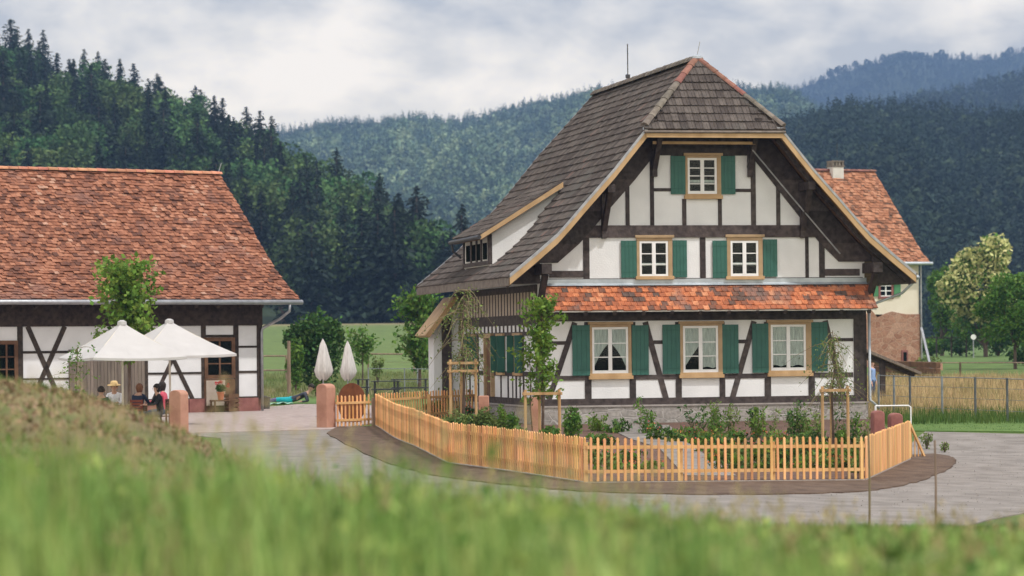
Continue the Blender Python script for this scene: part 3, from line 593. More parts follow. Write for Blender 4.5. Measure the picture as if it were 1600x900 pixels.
for px, top, lab in [(22, 30, 'tall thin spruce standing highest on the skyline at the far left'), (66, 66, 'spruce with a thin tip right of the highest skyline spruce'), (113, 92, 'narrow spruce on the skyline between two lower crowns'), (253, 120, 'slim lone-tipped spruce on the skyline above the barn ridge'), (318, 140, 'broad spruce on the skyline left of the gap at the hill end'), (375, 192, 'spruce with a ragged flat top at the hillside edge by the gap'), (395, 196, 'spruce with a ragged pointed top nearest the gap'), (478, 238, 'pointed spruce on the falling skyline right of the gap'), (565, 283, 'dark spruce on the falling skyline midway to the farmhouse'), (690, 358, 'last dark spruce at the foot of the hillside beside the farmhouse')]:
    p = fL(np.array([float(px)]), np.array([.97]))[0]; Ht = (at(px, top, p[1])[2] - p[2])
    o = copy_tree(con_p[px % 6]); s = Ht / 17; o.location = tuple(p); o.rotation_euler = (0, 0, px * .7); o.scale = (max(s, .8) * 1.5, max(s, .8) * 1.5, s); tag(o, lab, 'tree', 'skyline spruces on the left hill')

# ------------------------------------------------------------------ the half-timbered farmhouse
HO = at(842, 560, 89.0); H = Frame(HO, 12.67)
house = empty('half_timbered_farmhouse', (HO.x, HO.y, 0), HANG, 'large white half-timbered farmhouse with dark tiled half-hipped roof and green shutters behind the picket fence', 'farmhouse')
CX, WW, LL = 5.03, 9.95, 12.2
PR = [(6.12, 4.08), (5.35, 4.70), (4.7, 5.25), (4.3, 5.68), (3.84, 6.20), (3.0, 7.12), (2.0, 8.33), (0.0, 10.48)]   # underside of the roof: distance from the ridge line, height
def pz(hx): d = abs(hx - CX); return float(np.interp(d, [p[0] for p in PR][::-1], [p[1] for p in PR][::-1]))
VY = -1.1
# walls
def gable(top):
    pts = [(a_, z_) for a_, z_ in PR if a_ < 4.9 and z_ <= top]
    return [(0, .55), (WW, .55), (CX + 4.92, 5.06)] + [(CX + a_, z_) for a_, z_ in pts] + [(CX - a_, z_) for a_, z_ in pts[::-1] if a_ > 0] + [(0.0, 5.06)]
mb = MB(); mb.poly_xz(gable(8.4), 0, .2); mb.box(0, .2, .2, LL - .2, .55, 5.0); mb.box(WW - .2, WW, .2, LL - .2, .55, 5.0); mb.poly_xz(gable(11), LL - .2, LL)
mb.build('wall', 'plaster', house)
mb = MB(); mb.box(-.06, WW + .06, -.06, LL, -.6, .50); mb.build('plinth', 'stone_plinth', house, bevel=.02)
mb = MB(); mb.box(-.09, WW + .09, -.09, LL + .05, .50, .55); mb.build('plinth_cap', mat('plinth_cap_stone', (.30, .27, .25), (.38, .35, .33), .85, 6), house)

def fp(x, y): return H.pl(x, y, 0)
def tb(mb, x0, y0, x1, y1, pr=.022, dp=.05):            # upright/level board on the facade from a pixel rectangle
    a = fp(x0, y1); b = fp(x1, y0); mb.box(a[0], b[0], -pr, dp, a[1], b[1])
def brace(mb, p, q, wpx, pr=.018):
    a, b = fp(*p), fp(*q); W_ = wpx / 53.5; d = Vector((b[0] - a[0], b[1] - a[1])).normalized(); n = Vector((-d.y, d.x)) * W_ / 2
    mb.poly_xz([(a[0] + n.x, a[1] + n.y), (b[0] + n.x, b[1] + n.y), (b[0] - n.x, b[1] - n.y), (a[0] - n.x, a[1] - n.y)], -pr, .03)
T = MB()
# ground floor frame
za = .55; T.box(-.03, WW + .03, -.03, .1, za, .745)                    # sill
T.box(-.028, WW + .028, -.032, .1, 3.0, 3.33)                          # top plate
zr = (fp(900, 594.6)[1], fp(900, 587)[1])
wins = [(920, 502, 987, 591), (1061, 502, 1129, 589), (1199, 500, 1268, 587)]
xs = [fp(850, 590)[0]] + [v for w_ in wins for v in (fp(w_[0], 590)[0], fp(w_[2], 590)[0])] + [fp(1333, 590)[0]]
for i in range(0, len(xs), 2): T.box(xs[i], xs[i + 1], -.02, .05, zr[0], zr[1])
T.box(-.034, .17, -.034, .1, .745, 3.0); T.box(WW - .36, WW + .034, -.034, .1, .745, 3.0)
for x0, x1 in ((914, 923), (984, 992.5), (1056, 1064), (1124.5, 1132), (1195, 1203.5), (1263.5, 1272)): tb(T, x0, 503, x1, 625, .021)
for x0, x1, y0, y1 in ((851, 886, 533, 539), (1021, 1052, 531.5, 537.5), (1148, 1168, 530.5, 536.5), (1297, 1333, 528, 533.5)): tb(T, x0, y0, x1, y1, .0185)
brace(T, (898, 504), (858, 624), 8.5); brace(T, (1008, 503), (1041, 624), 9); brace(T, (1178, 502), (1144, 623), 9); brace(T, (1289, 501), (1318, 621), 9)
# upper storey
T.box(fp(855, 437)[0], fp(1345, 437)[0], -.02, .05, 4.10, 4.30) if False else None
T.box(.06, WW - .06, -.024, .06, 4.06, 4.24)
zb0, zb1 = fp(1100, 371)[1], fp(1100, 352)[1]
def clipx(z, ins=.18):
    d = float(np.interp(z, [p[1] for p in PR], [p[0] for p in PR])); return CX - d + ins, CX + d - ins
l, r_ = clipx(zb1, .30); T.box(l, r_, -.052, .06, zb0, zb1)
zc0, zc1 = fp(1100, 243)[1], fp(1100, 229)[1]; l, r_ = clipx(zc1, .3); T.box(l, r_, -.045, .06, zc0, zc1)
T.box(l + .1, r_ - .1, -.03, .05, zc1, 8.35)
for x0, x1, y0, y1 in ((1016, 1021, 243, 352), (977.5, 983, 279, 352), (1066, 1072, 311, 352), (1122, 1127.5, 311, 352), (1173.6, 1180, 243, 352), (1213, 1218.5, 279, 352),
                       (1048, 1070, 236, 245), (1124, 1148, 236, 245),
                       (911.5, 920.5, 370, 438), (1094, 1102, 370, 437), (1258.5, 1263, 370, 436), (1280, 1288, 370, 435)): tb(T, x0, y0, x1, y1, .021)
for x0, x1, y0, y1 in ((1020, 1048, 294, 299), (1148, 1174, 295, 300), (858, 912, 423, 434), (1287, 1343, 420, 431)): tb(T, x0, y0, x1, y1, .0185)
# principal rafters on the gable, widened inward to paint the overhang's shade
for s in (-1, 1):
    pts = [(a, z) for a, z in PR if a <= 5.4]
    inner = [(CX + s * (a - ((.97 + .22 * max(0, (a - 3) / 2)) if s > 0 else .90)), z) for a, z in pts]
    outer_ = [(CX + s * a, z) for a, z in pts]
    for i in range(len(pts) - 2):
        T.poly_xz([outer_[i], outer_[i + 1], inner[i + 1], inner[i]], -.055, .03)
T.build('timber_frame', 'timber', house)
# side wall frame (left long wall)
S = MB(); sp = lambda x, y: H.sd(x, y, 0)
def sb(y0, y1, z0, z1, pr=.022): S.box(-pr, .05, y0, y1, z0, z1)
sb(.101, LL, .55, .745, .03); sb(.101, LL, 2.92, 3.22, .03); sb(.101, LL, 2.60, 2.72); sb(.101, LL, 3.88, 4.08, .024); sb(.101, LL, 1.40, 1.54)
sb(.10, .34, .745, 2.60, .028); sb(.101, .34, 3.22, 3.88, .028)
k = 0
for y in np.arange(.62, LL - .2, .42):
    sb(y, y + .10, 3.22, 3.88, .020 if k % 2 else .024); k += 1
for y in np.arange(.7, LL - .2, .55): sb(y, y + .16, 2.72, 2.92, .02)
for y in (1.9, 2.9, 4.0, 5.0, 6.15, 7.1, 8.3, 9.6, 10.9): sb(y, y + .15, .745, 2.60, .021)
for y in (1.0, 2.4, 3.4): sb(y, y + .1, .745, 1.4, .019)
for y in (7.1, 9.6): sb(y, y + .9, 1.95, 2.07, .018)
S.build('side_timber_frame', 'timber', house)
SB = MB(); SB.box(-.012, .0, .34, LL - .2, 3.22, 3.88); SB.build('beige_infill_panel', 'beige_infill', house)

# windows -----------------------------------------------------------------
def window(parent, fr, sa, rows, cols, P, curtain=0, cap=True, dark='inner_shade'):
    """fr, sa = (x0, z0, x1, z1) of the outer trim and the sash on a wall; P(x, depth, z) -> local"""
    def bx(mb, x0, x1, d0, d1, z0, z1):
        c = [P(x, d, z) for z in (z0, z1) for x, d in ((x0, d0), (x1, d0), (x1, d1), (x0, d1))]
        mb.add(c, [(0, 3, 2, 1), (4, 5, 6, 7), (0, 1, 5, 4), (1, 2, 6, 5), (2, 3, 7, 6), (3, 0, 4, 7)])
    x0, z0, x1, z1 = fr; a0, b0, a1, b1 = sa
    f = MB(); bx(f, x0 + .03, a0, -.065, 0, b0 - .002, b1 + .002); bx(f, a1, x1 - .03, -.065, 0, b0 - .002, b1 + .002)
    bx(f, x0 + .03, x1 - .03, -.066, 0, b1 + .002, z1 - .05)
    if cap: bx(f, x0 - .02, x1 + .02, -.11, 0, z1 - .05, z1 + .03)
    fo = f.build('window', 'tan_trim', parent, bevel=.006)
    s = MB(); bx(s, x0 - .01, x1 + .01, -.11, 0, z0, z0 + .10); bx(s, x0 + .02, x1 - .02, -.07, 0, z0 + .10, b0 - .002); s.build('sill', 'tan', fo, bevel=.006)
    q = MB(); t = .065; bx(q, a0, a1, -.05, -.012, b0, b0 + t * 1.3); bx(q, a0, a1, -.05, -.012, b1 - t, b1); bx(q, a0, a0 + t, -.049, -.012, b0 + t, b1 - t); bx(q, a1 - t, a1, -.049, -.012, b0 + t, b1 - t)
    mxx = (a0 + a1) / 2; bx(q, mxx - .055, mxx + .055, -.056, -.012, b0 + t, b1 - t)
    for i in range(1, rows): zz = b0 + t + (b1 - b0 - 2 * t) * i / rows; bx(q, a0 + t, a1 - t, -.044, -.014, zz - .014, zz + .014)
    q.build('sash', 'white_paint', fo)
    pn = MB(); bx(pn, a0 + t, a1 - t, -.030, -.027, b0 + t, b1 - t); pn.build('pane', M['glass'], fo)
    dk = MB(); bx(dk, a0 + .01, a1 - .01, -.008, -.003, b0 + .01, b1 - .01); dk.build('room_shade_panel', dark, fo)  # flat dark panel painted as the shade of the room
    if curtain:
        cm = MB(); xs_ = np.linspace(a0 + .06, a1 - .06, 34); zt, zb = b1 - .05, b0 + .05
        for sgn in (-1, 1):
            row = []
            for x in xs_:
                q_ = (x - mxx) / (a1 - a0) * 2
                if sgn * q_ < 0: continue
                low = zb + (zt - zb) * max(0, (.05 + .04 * abs(math.sin(x * 9)) if (curtain == 3 or (curtain == 2 and sgn > 0)) else .62 * (1 - abs(q_)) ** .9 if curtain == 2 else .66 * (1 - abs(q_) ** 1.5))); row.append((x, -.017 + .004 * math.sin(x * 70), zt, low))
            for i in range(len(row) - 1):
                A_, B_ = row[i], row[i + 1]; cm.add([P(A_[0], A_[1], A_[2]), P(B_[0], B_[1], B_[2]), P(B_[0], B_[1], B_[3]), P(A_[0], A_[1], A_[3])], [(0, 1, 2, 3)])
        cm.build('curtain', 'curtain', fo)
    if not curtain:
        rd = MB(); zz = b0 + (b1 - b0) * .36; bx(rd, a0 + .07, a1 - .07, -.022, -.016, zz - .05, zz + .03); rd.build('curtain', 'curtain', fo)
    return fo
gm = bpy.data.materials.new('window_glass'); gm.use_nodes = True; t_ = gm.node_tree; t_.nodes.clear()
o_ = N('ShaderNodeOutputMaterial', t_); tr_ = N('ShaderNodeBsdfTransparent', t_); tr_.inputs[0].default_value = (.86, .9, .88, 1); gl_ = N('ShaderNodeBsdfGlossy', t_); gl_.inputs['Roughness'].default_value = .04
lw_ = N('ShaderNodeLayerWeight', t_); lw_.inputs[0].default_value = .25; mr_ = N('ShaderNodeMapRange', t_); mr_.inputs[3].default_value = .0; mr_.inputs[4].default_value = .5; t_.links.new(lw_.outputs['Fresnel'], mr_.inputs[0])
mx_ = N('ShaderNodeMixShader', t_); t_.links.new(mr_.outputs[0], mx_.inputs[0]); t_.links.new(tr_.outputs[0], mx_.inputs[1]); t_.links.new(gl_.outputs[0], mx_.inputs[2]); t_.links.new(mx_.outputs[0], o_.inputs[0]); M['glass'] = gm
PF = lambda x, d, z: (x, d, z)
def facade_window(frpx, sapx, rows, curtain):
    a, b = fp(frpx[0], frpx[3]), fp(frpx[2], frpx[1]); c, d = fp(sapx[0], sapx[3]), fp(sapx[2], sapx[1])
    return window(house, (a[0], a[1], b[0], b[1]), (c[0], c[1], d[0], d[1]), rows, 2, PF, curtain)
facade_window((920, 504, 987, 593), (925, 511, 980.5, 583.5), 3, 1)
facade_window((1061, 503, 1129, 591), (1067, 509, 1121, 582), 3, 2)
facade_window((1199, 501, 1268, 588.5), (1204, 507, 1258, 579), 3, 3)
facade_window((993, 369, 1051, 437), (999, 376.5, 1043, 433), 3, 0)
facade_window((1134, 368, 1192, 437), (1141, 376, 1184, 432), 3, 0)
facade_window((1069, 241, 1127, 311), (1074, 247, 1119, 303), 4, 0)
# shutters
def shutter(x0, y0, x1, y1):
    a, b = fp(x0, y1), fp(x1, y0); mb = MB(); n = 4; W_ = (b[0] - a[0]) / n
    for i in range(n): mb.box(a[0] + i * W_ + .004, a[0] + (i + 1) * W_ - .004, -.058 - random.uniform(0, .002), -.03, a[1], b[1])
    mb.box(a[0] + .006, b[0] - .006, -.05, -.033, a[1] + .01, b[1] - .01)
    o = mb.build('shutter', 'shutter', house)
    for z in (a[1] + .16, b[1] - .16): hb = MB(); hb.box(a[0] + .02, b[0] - .02, -.064, -.056, z - .015, z + .015); hb.build('hinge', mat_hinge, o)
    return o
mat_hinge = mat('green_painted_hinge', (.025, .10, .075), (.03, .12, .09), .5, 4)
for r in ((894, 508, 922, 587), (987, 508, 1012.6, 586), (1035, 507, 1062, 584.5), (1127.5, 507, 1153, 583.5), (1175, 505.5, 1202, 582.5), (1266.6, 503, 1292, 580),
          (970, 376, 994, 434), (1051, 375.5, 1072.5, 433.5), (1113, 376, 1138, 434.5), (1192, 374, 1213.5, 432.5), (1047.5, 244, 1070, 303.5), (1125, 244, 1148, 303.5)): shutter(*r)
# windows of the long side wall with shutters folded out at right angles
PS = lambda x, d, z: (d, x, z)
for (y0, y1) in ((2.05, 3.05), (4.45, 5.35), (8.55, 9.45)):
    fo = window(house, (y0, 1.42, y1, 2.66), (y0 + .10, 1.55, y1 - .10, 2.56), 3, 2, PS, 1)
    for yy in (y0 - .03, y1 + .0):
        mb = MB(); mb.box(-.27, -.03, yy, yy + .03, 1.5, 2.62); mb.build('shutter', 'shutter', house)
mb = MB(); mb.box(-.12, 0, 6.0, 6.12, .75, 2.66); mb.box(-.12, 0, 6.98, 7.1, .75, 2.66); mb.box(-.12, 0, 6.0, 7.1, 2.56, 2.7); dr = mb.build('door', 'tan_trim', house)
mb = MB(); mb.box(-.04, -.01, 6.12, 6.98, .75, 2.56); mb.build('door_leaf', 'brown_wood', dr)

# roof --------------------------------------------------------------------
prof = [(a, z + .17) for a, z in PR]
# boarded deck under the tiles
D = MB()
for s in (-1, 1):
    for i in range(len(PR) - 1):
        (a, z), (a2, z2) = PR[i], PR[i + 1]
        D.poly_xz([(CX + s * a, z + .06), (CX + s * a2, z2 + .06), (CX + s * a2, z2 + .16), (CX + s * a, z + .16)], VY + .02, LL + .6)
hy0, hyA = VY - .06, .62                                # jerkinhead eave line and apex
hz0, hzA = 8.33, 10.48
hip_n = Vector((0, -(hzA - hz0), (hyA - hy0))).normalized()
D.build('roof_deck', 'soffit', house, clip=[((0, hyA, hzA + .10), hip_n)])
R = MB(); sect = ((0, 0), (.12, .028), (.26, .0), (.60, .0), (.72, .016), (.86, 0), (1, .012))
hipco = (CX, hyA, hzA + .36)
for s in (-1, 1):
    tiles(R, prof, VY + .02, LL + .62, .30, .32, .036, lambda a, b, z, s=s: (CX + s * a, b, z), half=False, sect=sect,
          skip=(lambda b, a, z: 3.75 < b < 8.1 and (4.0 < a < 5.55)) if s < 0 else None)
R.build('roof_tiles', 'tile_dark', house, clip=[(hipco, hip_n)])
# hip tiles
hl = 2.08
HP = MB(); hprof = [(0, hz0 + .17), (hyA - hy0, hzA + .27)]
tiles(HP, hprof, CX - hl - .05, CX + hl + .05, .22, .31, .034, lambda a, b, z: (b, hy0 + a, z), half=False, sect=sect)
L_ = math.hypot(hl + .02, 0)
n1 = Vector((-(hzA - hz0), 0, hl)).normalized()         # keep the hip inside both main slopes
HP.build('hip_roof_tiles', 'tile_dark', house, clip=[((CX, hyA, hzA + .36), (Vector((-(hzA - hz0) / hl, 0, 1))).normalized()), ((CX, hyA, hzA + .36), (Vector(((hzA - hz0) / hl, 0, 1))).normalized())])
HB = MB()
HB.add([(CX - hl - .05, hy0 + .02, hz0 + .14), (CX + hl + .05, hy0 + .02, hz0 + .14), (CX, hyA, hzA + .18), (CX - hl - .05, hy0 + .02, hz0 + .02), (CX + hl + .05, hy0 + .02, hz0 + .02), (CX, hyA, hzA + .02)],
       [(0, 1, 2), (5, 4, 3), (0, 3, 4, 1), (1, 4, 5, 2), (2, 5, 3, 0)]); HB.build('hip_deck', 'soffit', house)
apex = (CX, hyA + .02, hzA + .27)
for s in (-1, 1):
    c0 = Vector((CX + s * (hl + .0), hy0 + .05, hz0 + .30)); ap = Vector(apex)
    rc = MB(); mid = c0.lerp(ap, .62 if s < 0 else .45); ridgecaps(rc, c0, mid, .12, .36); rc.build('hip_cap', 'ridge_grey', house)
    rc = MB(); ridgecaps(rc, mid, ap, .12, .36); rc.build('hip_cap', 'ridge_red', house)
rc = MB(); ridgecaps(rc, (CX, hyA, hzA + .19), (CX, LL + .62, hzA + .17), .20, .4); rc.build('ridge_cap', 'ridge_grey', house)
mb = MB(); mb.lathe([(.17, 0), (.16, .07), (.05, .12)], (apex[0], apex[1], apex[2] - .02), 10)
mb.build('lead_cap', 'zinc', house)
for s in (-1, 1): mb = MB(); mb.box(CX + s * 1.98 - .12, CX + s * 1.98 + .12, hy0 - .02, hy0 + .2, hz0 + .17, hz0 + .25); mb.build('lead_cap', 'zinc', house)
# barge boards along the verge: tan board with a dark tile edge above
BB = MB()
for s in (-1, 1):
    pts = [(a, z) for a, z in PR if a >= 2.0]
    for i in range(len(pts) - 1):
        (a, z), (a2, z2) = pts[i], pts[i + 1]; n = Vector((-(z2 - z), -(a2 - a))) if False else None
        BB.poly_xz([(CX + s * a, z - .03), (CX + s * a2, z2 - .03), (CX + s * a2, z2 + .17), (CX + s * a, z + .17)], VY - .05, VY + .01)
BB.box(CX - 2.06, CX + 2.06, VY - .11, VY - .055, 8.27, 8.47); BB.build('barge_board', 'tan', house)
for s in (-1, 1):                                        # second, inner board seen from below
    B2 = MB(); pts = [(a, z) for a, z in PR if a >= 2.0]
    for i in range(len(pts) - 1):
        (a, z), (a2, z2) = pts[i], pts[i + 1]; B2.poly_xz([(CX + s * a, z - .12), (CX + s * a2, z2 - .12), (CX + s * a2, z2 + .06), (CX + s * a, z + .06)], VY + .35, VY + .50)
    B2.build('rafter', 'timber', house)
for s in (-1, 1):
    VE = MB(); pts = [(a, z) for a, z in PR if a >= 2.0]
    for i in range(len(pts) - 1):
        (a, z), (a2, z2) = pts[i], pts[i + 1]; VE.poly_xz([(CX + s * a, z + .172), (CX + s * a2, z2 + .172), (CX + s * a2, z2 + .27), (CX + s * a, z + .27)], VY - .06, VY + .02)
    VE.build('verge_flashing', 'gutter', house); VE = MB(); pts = PR
    for i in range(len(pts) - 1):
        (a, z), (a2, z2) = pts[i], pts[i + 1]; VE.poly_xz([(CX + s * a, z + .02), (CX + s * a2, z2 + .02), (CX + s * a2, z2 + .28), (CX + s * a, z + .28)], LL + .6, LL + .66)
    VE.build('verge_flashing', 'gutter', house)
mb = MB(); mb.tube([(CX - 2.12, hy0 - .07, hz0 + .10), (CX + 2.12, hy0 - .07, hz0 + .11)], .04, 8); mb.build('hip_gutter', 'ridge_grey', house)
mb = MB(); mb.box(CX - 1.7, CX + 1.4, VY + .5, VY + .56, 8.12, 8.2); mb.build('soffit_board', 'tan', house)
# purlins with brackets under the gable overhang
for (px, z_) in ((1022, 7.55), (1171, 7.55), (942, 5.75), (1252, 5.75)):
    hx = fp(px, 300)[0]; s = -1 if hx < CX else 1
    top = pz(hx) - .12
    pm = MB(); pm.box(hx - .11, hx + .11, VY + .08, .1, top - .24, top + .0); pm.build('purlin', 'timber', house, bevel=.01)
    bm_ = MB(); bm_.beam((hx, -.06, z_ - .1), (hx, VY + .25, top - .18), .15, .18, (0, 1, 0)); bm_.beam((hx, -.09, z_ - .35), (hx, -.09, top - .2), .15, .1, (0, 1, 0)); bm_.build('bracket', 'timber', house, bevel=.01)
for s in (-1, 1):
    hx = CX + s * 5.0; pm = MB(); pm.box(hx - .15, hx + .15, VY + .1, .15, 4.35, 4.65); pm.build('purlin', 'timber', house, bevel=.01)
    bm_ = MB(); bm_.beam((hx, -.06, 3.45), (hx, VY + .3, 4.38), .16, .2, (0, 1, 0)); bm_.build('bracket', 'timber', house, bevel=.01)
# the dark boarding that closes the eaves wedge at both ends of the gable
for s in (-1, 1):
    hx = CX + s * 4.98; e_ = CX + s * 6.05
    pm = MB(); pm.poly_xz([(hx, 4.05), (hx, 5.0), (e_, 4.16), (e_, 4.06)], VY + .55, VY + .62) if s > 0 else pm.poly_xz([(hx, 4.1), (hx, 4.95), (e_, 4.14), (e_, 4.08)], -.05, .02)
    pm.build('eaves_board', 'timber', house)
mb = MB(); a = at(1187, 236, 86.2); 
mb.tube([(6.35, VY + .62, 8.0), (7.6, VY + .62, 6.55), (9.05, VY + .66, 4.92)], .022, 6); mb.build('conduit', 'gutter', house)
# eaves of the long side: gutterless dark board and tile edge
for s in (-1, 1): mb = MB(); mb.box(CX + s * 6.12 - .03, CX + s * 6.12 + .03, VY + .02, LL + .6, 4.02, 4.26); mb.build('eaves_fascia', 'ridge_grey', house)
mb = MB(); mb.tube([(CX + 6.2, VY + .05, 4.2), (CX + 6.2, LL, 4.16)], .07, 8); mb.tube([(CX + 6.2, VY + .2, 4.12), (CX + 5.95, -.4, 3.75), (CX + 5.2, -.12, 3.45), (WW + .09, -.12, 3.3)], .04, 8)
mb.tube([(WW + .09, -.12, 3.3), (WW + .09, -.12, .6), (WW + .35, -.2, .35)], .045, 8); mb.build('downpipe', 'zinc', house, smooth=True)
# ridge rods
mb = MB(); hyr = H.sd(981, 125, CX)[0]; mb.tube([(CX, hyr, 10.7), (CX, hyr, 11.95)], .018, 5); mb.box(CX - .06, CX + .06, hyr - .06, hyr + .06, 10.85, 10.97); mb.build('lightning_rod', 'darkmetal', house)
mb = MB(); mb.tube([(CX, hyA, hzA + .3), (CX + .1, hyA, hzA + .75)], .012, 5); mb.build('lightning_rod', 'gutter', house)

# lean-to tiled roof across the facade
LT = MB(); lp = [(-.86, 3.30), (-.02, 4.03)]
tiles(LT, lp, .10, WW + .10, .185, .20, .016, lambda a, b, z: (b, a, z), half=True, sect=((0, 0), (.08, .012), (.3, 0), (.7, 0), (.92, .012), (1, 0)), jit=.006)
LT.build('canopy_tiles', 'tile_orange', house)
mb = MB(); mb.add([(.1, -.85, 3.29), (WW + .08, -.85, 3.29), (WW + .08, -.02, 4.01), (.1, -.02, 4.01), (.1, -.85, 3.25), (WW + .08, -.85, 3.25), (WW + .08, -.02, 3.97), (.1, -.02, 3.97)],
                 [(0, 1, 2, 3), (7, 6, 5, 4), (0, 4, 5, 1), (1, 5, 6, 2), (2, 6, 7, 3), (3, 7, 4, 0)]); mb.build('canopy_boards', 'plaster_old', house)
mb = MB()
for i in range(12):
    x = .35 + i * (WW - .5) / 11; mb.beam((x, -.84, 3.20), (x, 0, 3.86), .10, .12, (0, 0, 1))
mb.build('canopy_rafters', 'timber', house)
mb = MB(); mb.add([(.06, -.14, 4.03), (WW + .05, -.14, 4.03), (WW + .05, -.03, 4.10), (.06, -.03, 4.10), (WW + .05, -.03, 4.22), (.06, -.03, 4.22)], [(0, 1, 2, 3), (3, 2, 4, 5)]); mb.build('canopy_flashing', 'zinc', house)

# shed dormer on the left slope
dm = MB(); dz = lambda x: 5.62 + (x + .81) * .625
y0, y1 = 4.15, 7.95
ck = [(-.50, 4.5), (-.50, dz(-.5) - .12), (1.75, dz(1.75) - .12), (1.75, 6.5), (.5, 5.2)]; dm.poly_xz(ck, y0, y0 + .1); dm.box(-.5, -.4, y0 + .1, y1, 4.5, 4.7); dm.poly_xz(ck, y1 - .1, y1)
dorm = dm.build('dormer', 'plaster', house)
q = MB(); q.box(-.52, -.44, y0, y1, 4.75, dz(-.5) - .12)
q.build('dormer_front', 'plaster_old', dorm)
q = MB()
for y in (y0 - .01, 5.2, 5.9, 6.7, y1 - .14): q.box(-.56, -.45, y, y + .15, 4.78, dz(-.5) - .12)
q.box(-.57, -.45, y0, y1, 4.78, 4.9); q.build('dormer_posts', 'timber', dorm)
for yy in (4.5, 5.4, 6.1, 7.0): q = MB(); q.box(-.555, -.53, yy, yy + .5, 4.95, 5.45); q.build('dormer_window', 'inner_shade', dorm)
q = MB(); dp_ = [(0, 5.62), (2.55, dz(1.74))]
tiles(q, dp_, y0 - .25, y1 + .25, .30, .33, .022, lambda a, b, z: (-.81 + a, b, z + .06), half=False, sect=sect); q.build('dormer_tiles', 'tile_dark', dorm)
q = MB(); q.poly_xz([(-.86, 5.52), (1.72, dz(1.72) - .10), (1.72, dz(1.72) + .06), (-.86, 5.66)], y0 - .29, y0 - .23)
q.build('dormer_barge_board', 'tan', dorm)
q = MB(); q.poly_xz([(-.80, 5.52), (1.72, dz(1.72) - .09), (1.72, dz(1.72) + .05), (-.80, 5.64)], y0 - .22, y1 + .25); q.build('dormer_deck', 'soffit', dorm)
q = MB(); q.tube([(-.90, y0 - .3, 5.60), (-.90, y1 + .35, 5.58)], .065, 8); q.tube([(-.90, y1 + .1, 5.55), (-.85, y1 + .1, 5.3), (-.6, y1 + .1, 5.1)], .04, 8); q.build('dormer_gutter', 'darkmetal', dorm)

# rear wing standing out to the left
mb = MB(); mb.poly_xz([(-.88, .55), (0, .55), (0, 3.9), (-.32, 3.75), (-.88, 3.0)], 11.2, 12.1); wing = mb.build('rear_wing', 'plaster', house)
mb = MB(); mb.box(-.62, -.30, 11.12, 11.19, .3, 3.3); mb.build('wing_post', 'timber', wing)
mb = MB(); mb.poly_xz([(-1.28, 2.68), (-.30, 3.92), (-.12, 3.92), (-1.12, 2.62)], 10.6, 12.4); mb.build('wing_roof', 'tan', wing)

# ------------------------------------------------------------------ the long barn at the left
BO = at(408, 638, 108.0); B = Frame(BO, 33.0); bz = gz(BO.x, BO.y)
barn = empty('tiled_barn', (BO.x, BO.y, 0), rad(33), 'long half-timbered barn under a steep mottled red tile roof at the left', 'barn')
BLn = 26.0
BP = [(-.95, 3.93), (-.2, 4.36), (.8, 5.02), (1.8, 5.86), (3.0, 6.95), (4.0, 7.80), (5.0, 8.62)]
bp_ = lambda x, y: B.pl(x, y, 0)
mb = MB(); mb.box(-BLn, 0, 0, .25, .55, 4.1); mb.box(-.25, 0, .25, 9.8, .55, 4.1); mb.box(-BLn, -BLn + .25, .25, 9.8, .55, 4.1); mb.box(-BLn, 0, 9.8, 10, .55, 4.1)
mb.poly_yz([(.05, 4.1), (9.95, 4.1), (9.2, 5.0), (8.2, 5.8), (5.0, 8.45), (1.8, 5.8), (.8, 5.0)], -.25, 0); mb.build('wall', 'plaster', barn)
mb = MB()
for a_, b_ in ((371, 403), (295, 322)): x0, x1 = bp_(a_, 630)[0], bp_(b_, 630)[0]; mb.box(x0, x1, -.05, .1, -.4, .60)
mb.box(-BLn, bp_(110, 630)[0], -.05, .1, -.4, .58); mb.box(-.2, .04, .1, 10, -.4, .6); mb.box(bp_(228, 630)[0], bp_(294, 630)[0], -.05, .1, -.4, .59)
mb.build('plinth', 'sandstone_dark', barn)
T = MB()
def bt(x0, y0, x1, y1, pr=.03): a = bp_(x0, y1); b = bp_(x1, y0); T.box(a[0], b[0], -pr, .04, a[1], b[1])
zt = bp_(300, 509)[1]; T.box(-BLn, .06, -.06, .1, zt, 4.0)
for x0, x1 in ((28, 35), (224.5, 230), (315, 321), (365.5, 372)): bt(x0, 508, x1, 627 if x0 > 300 else 640)
T.box(-.15, .05, -.04, .1, .55, zt) ; T.box(-.06, .04, .1, 9.9, .55, .7); T.box(-.06, .04, .1, 9.9, 3.6, 3.8)
for x0, x1, y0, y1 in ((35, 108, 548, 552.5), (35, 108, 590, 594), (230, 315, 581, 585.5), (372, 403, 540, 543.5), (372, 403, 579, 583), (371, 403, 619, 623), (230, 316, 622, 626), (321, 366, 523, 527), (28, 35, 600, 640), (321, 366, 507, 508), (-200, 0, 548, 552), (-200, 0, 590, 594)): bt(x0, y0, x1, y1, .026)
def bbr(p, q, wd):
    a, b = bp_(*p), bp_(*q); d = Vector((b[0] - a[0], b[1] - a[1])).normalized(); n = Vector((-d.y, d.x)) * wd / 2
    T.poly_xz([(a[0] + n.x, a[1] + n.y), (b[0] + n.x, b[1] + n.y), (b[0] - n.x, b[1] - n.y), (a[0] - n.x, a[1] - n.y)], -.022, .02)
bbr((43, 510), (88, 612), .17); bbr((101, 510), (56, 612), .17); bbr((268, 556), (301, 624), .15); bbr((270, 560), (240, 624), .14)
for px in (-60, -120): bt(px, 508, px + 7, 640)
T.build('timber_frame', 'timber_barn', barn)
mb = MB(); a = bp_(108, 650); b = bp_(224.5, 545); n = 22
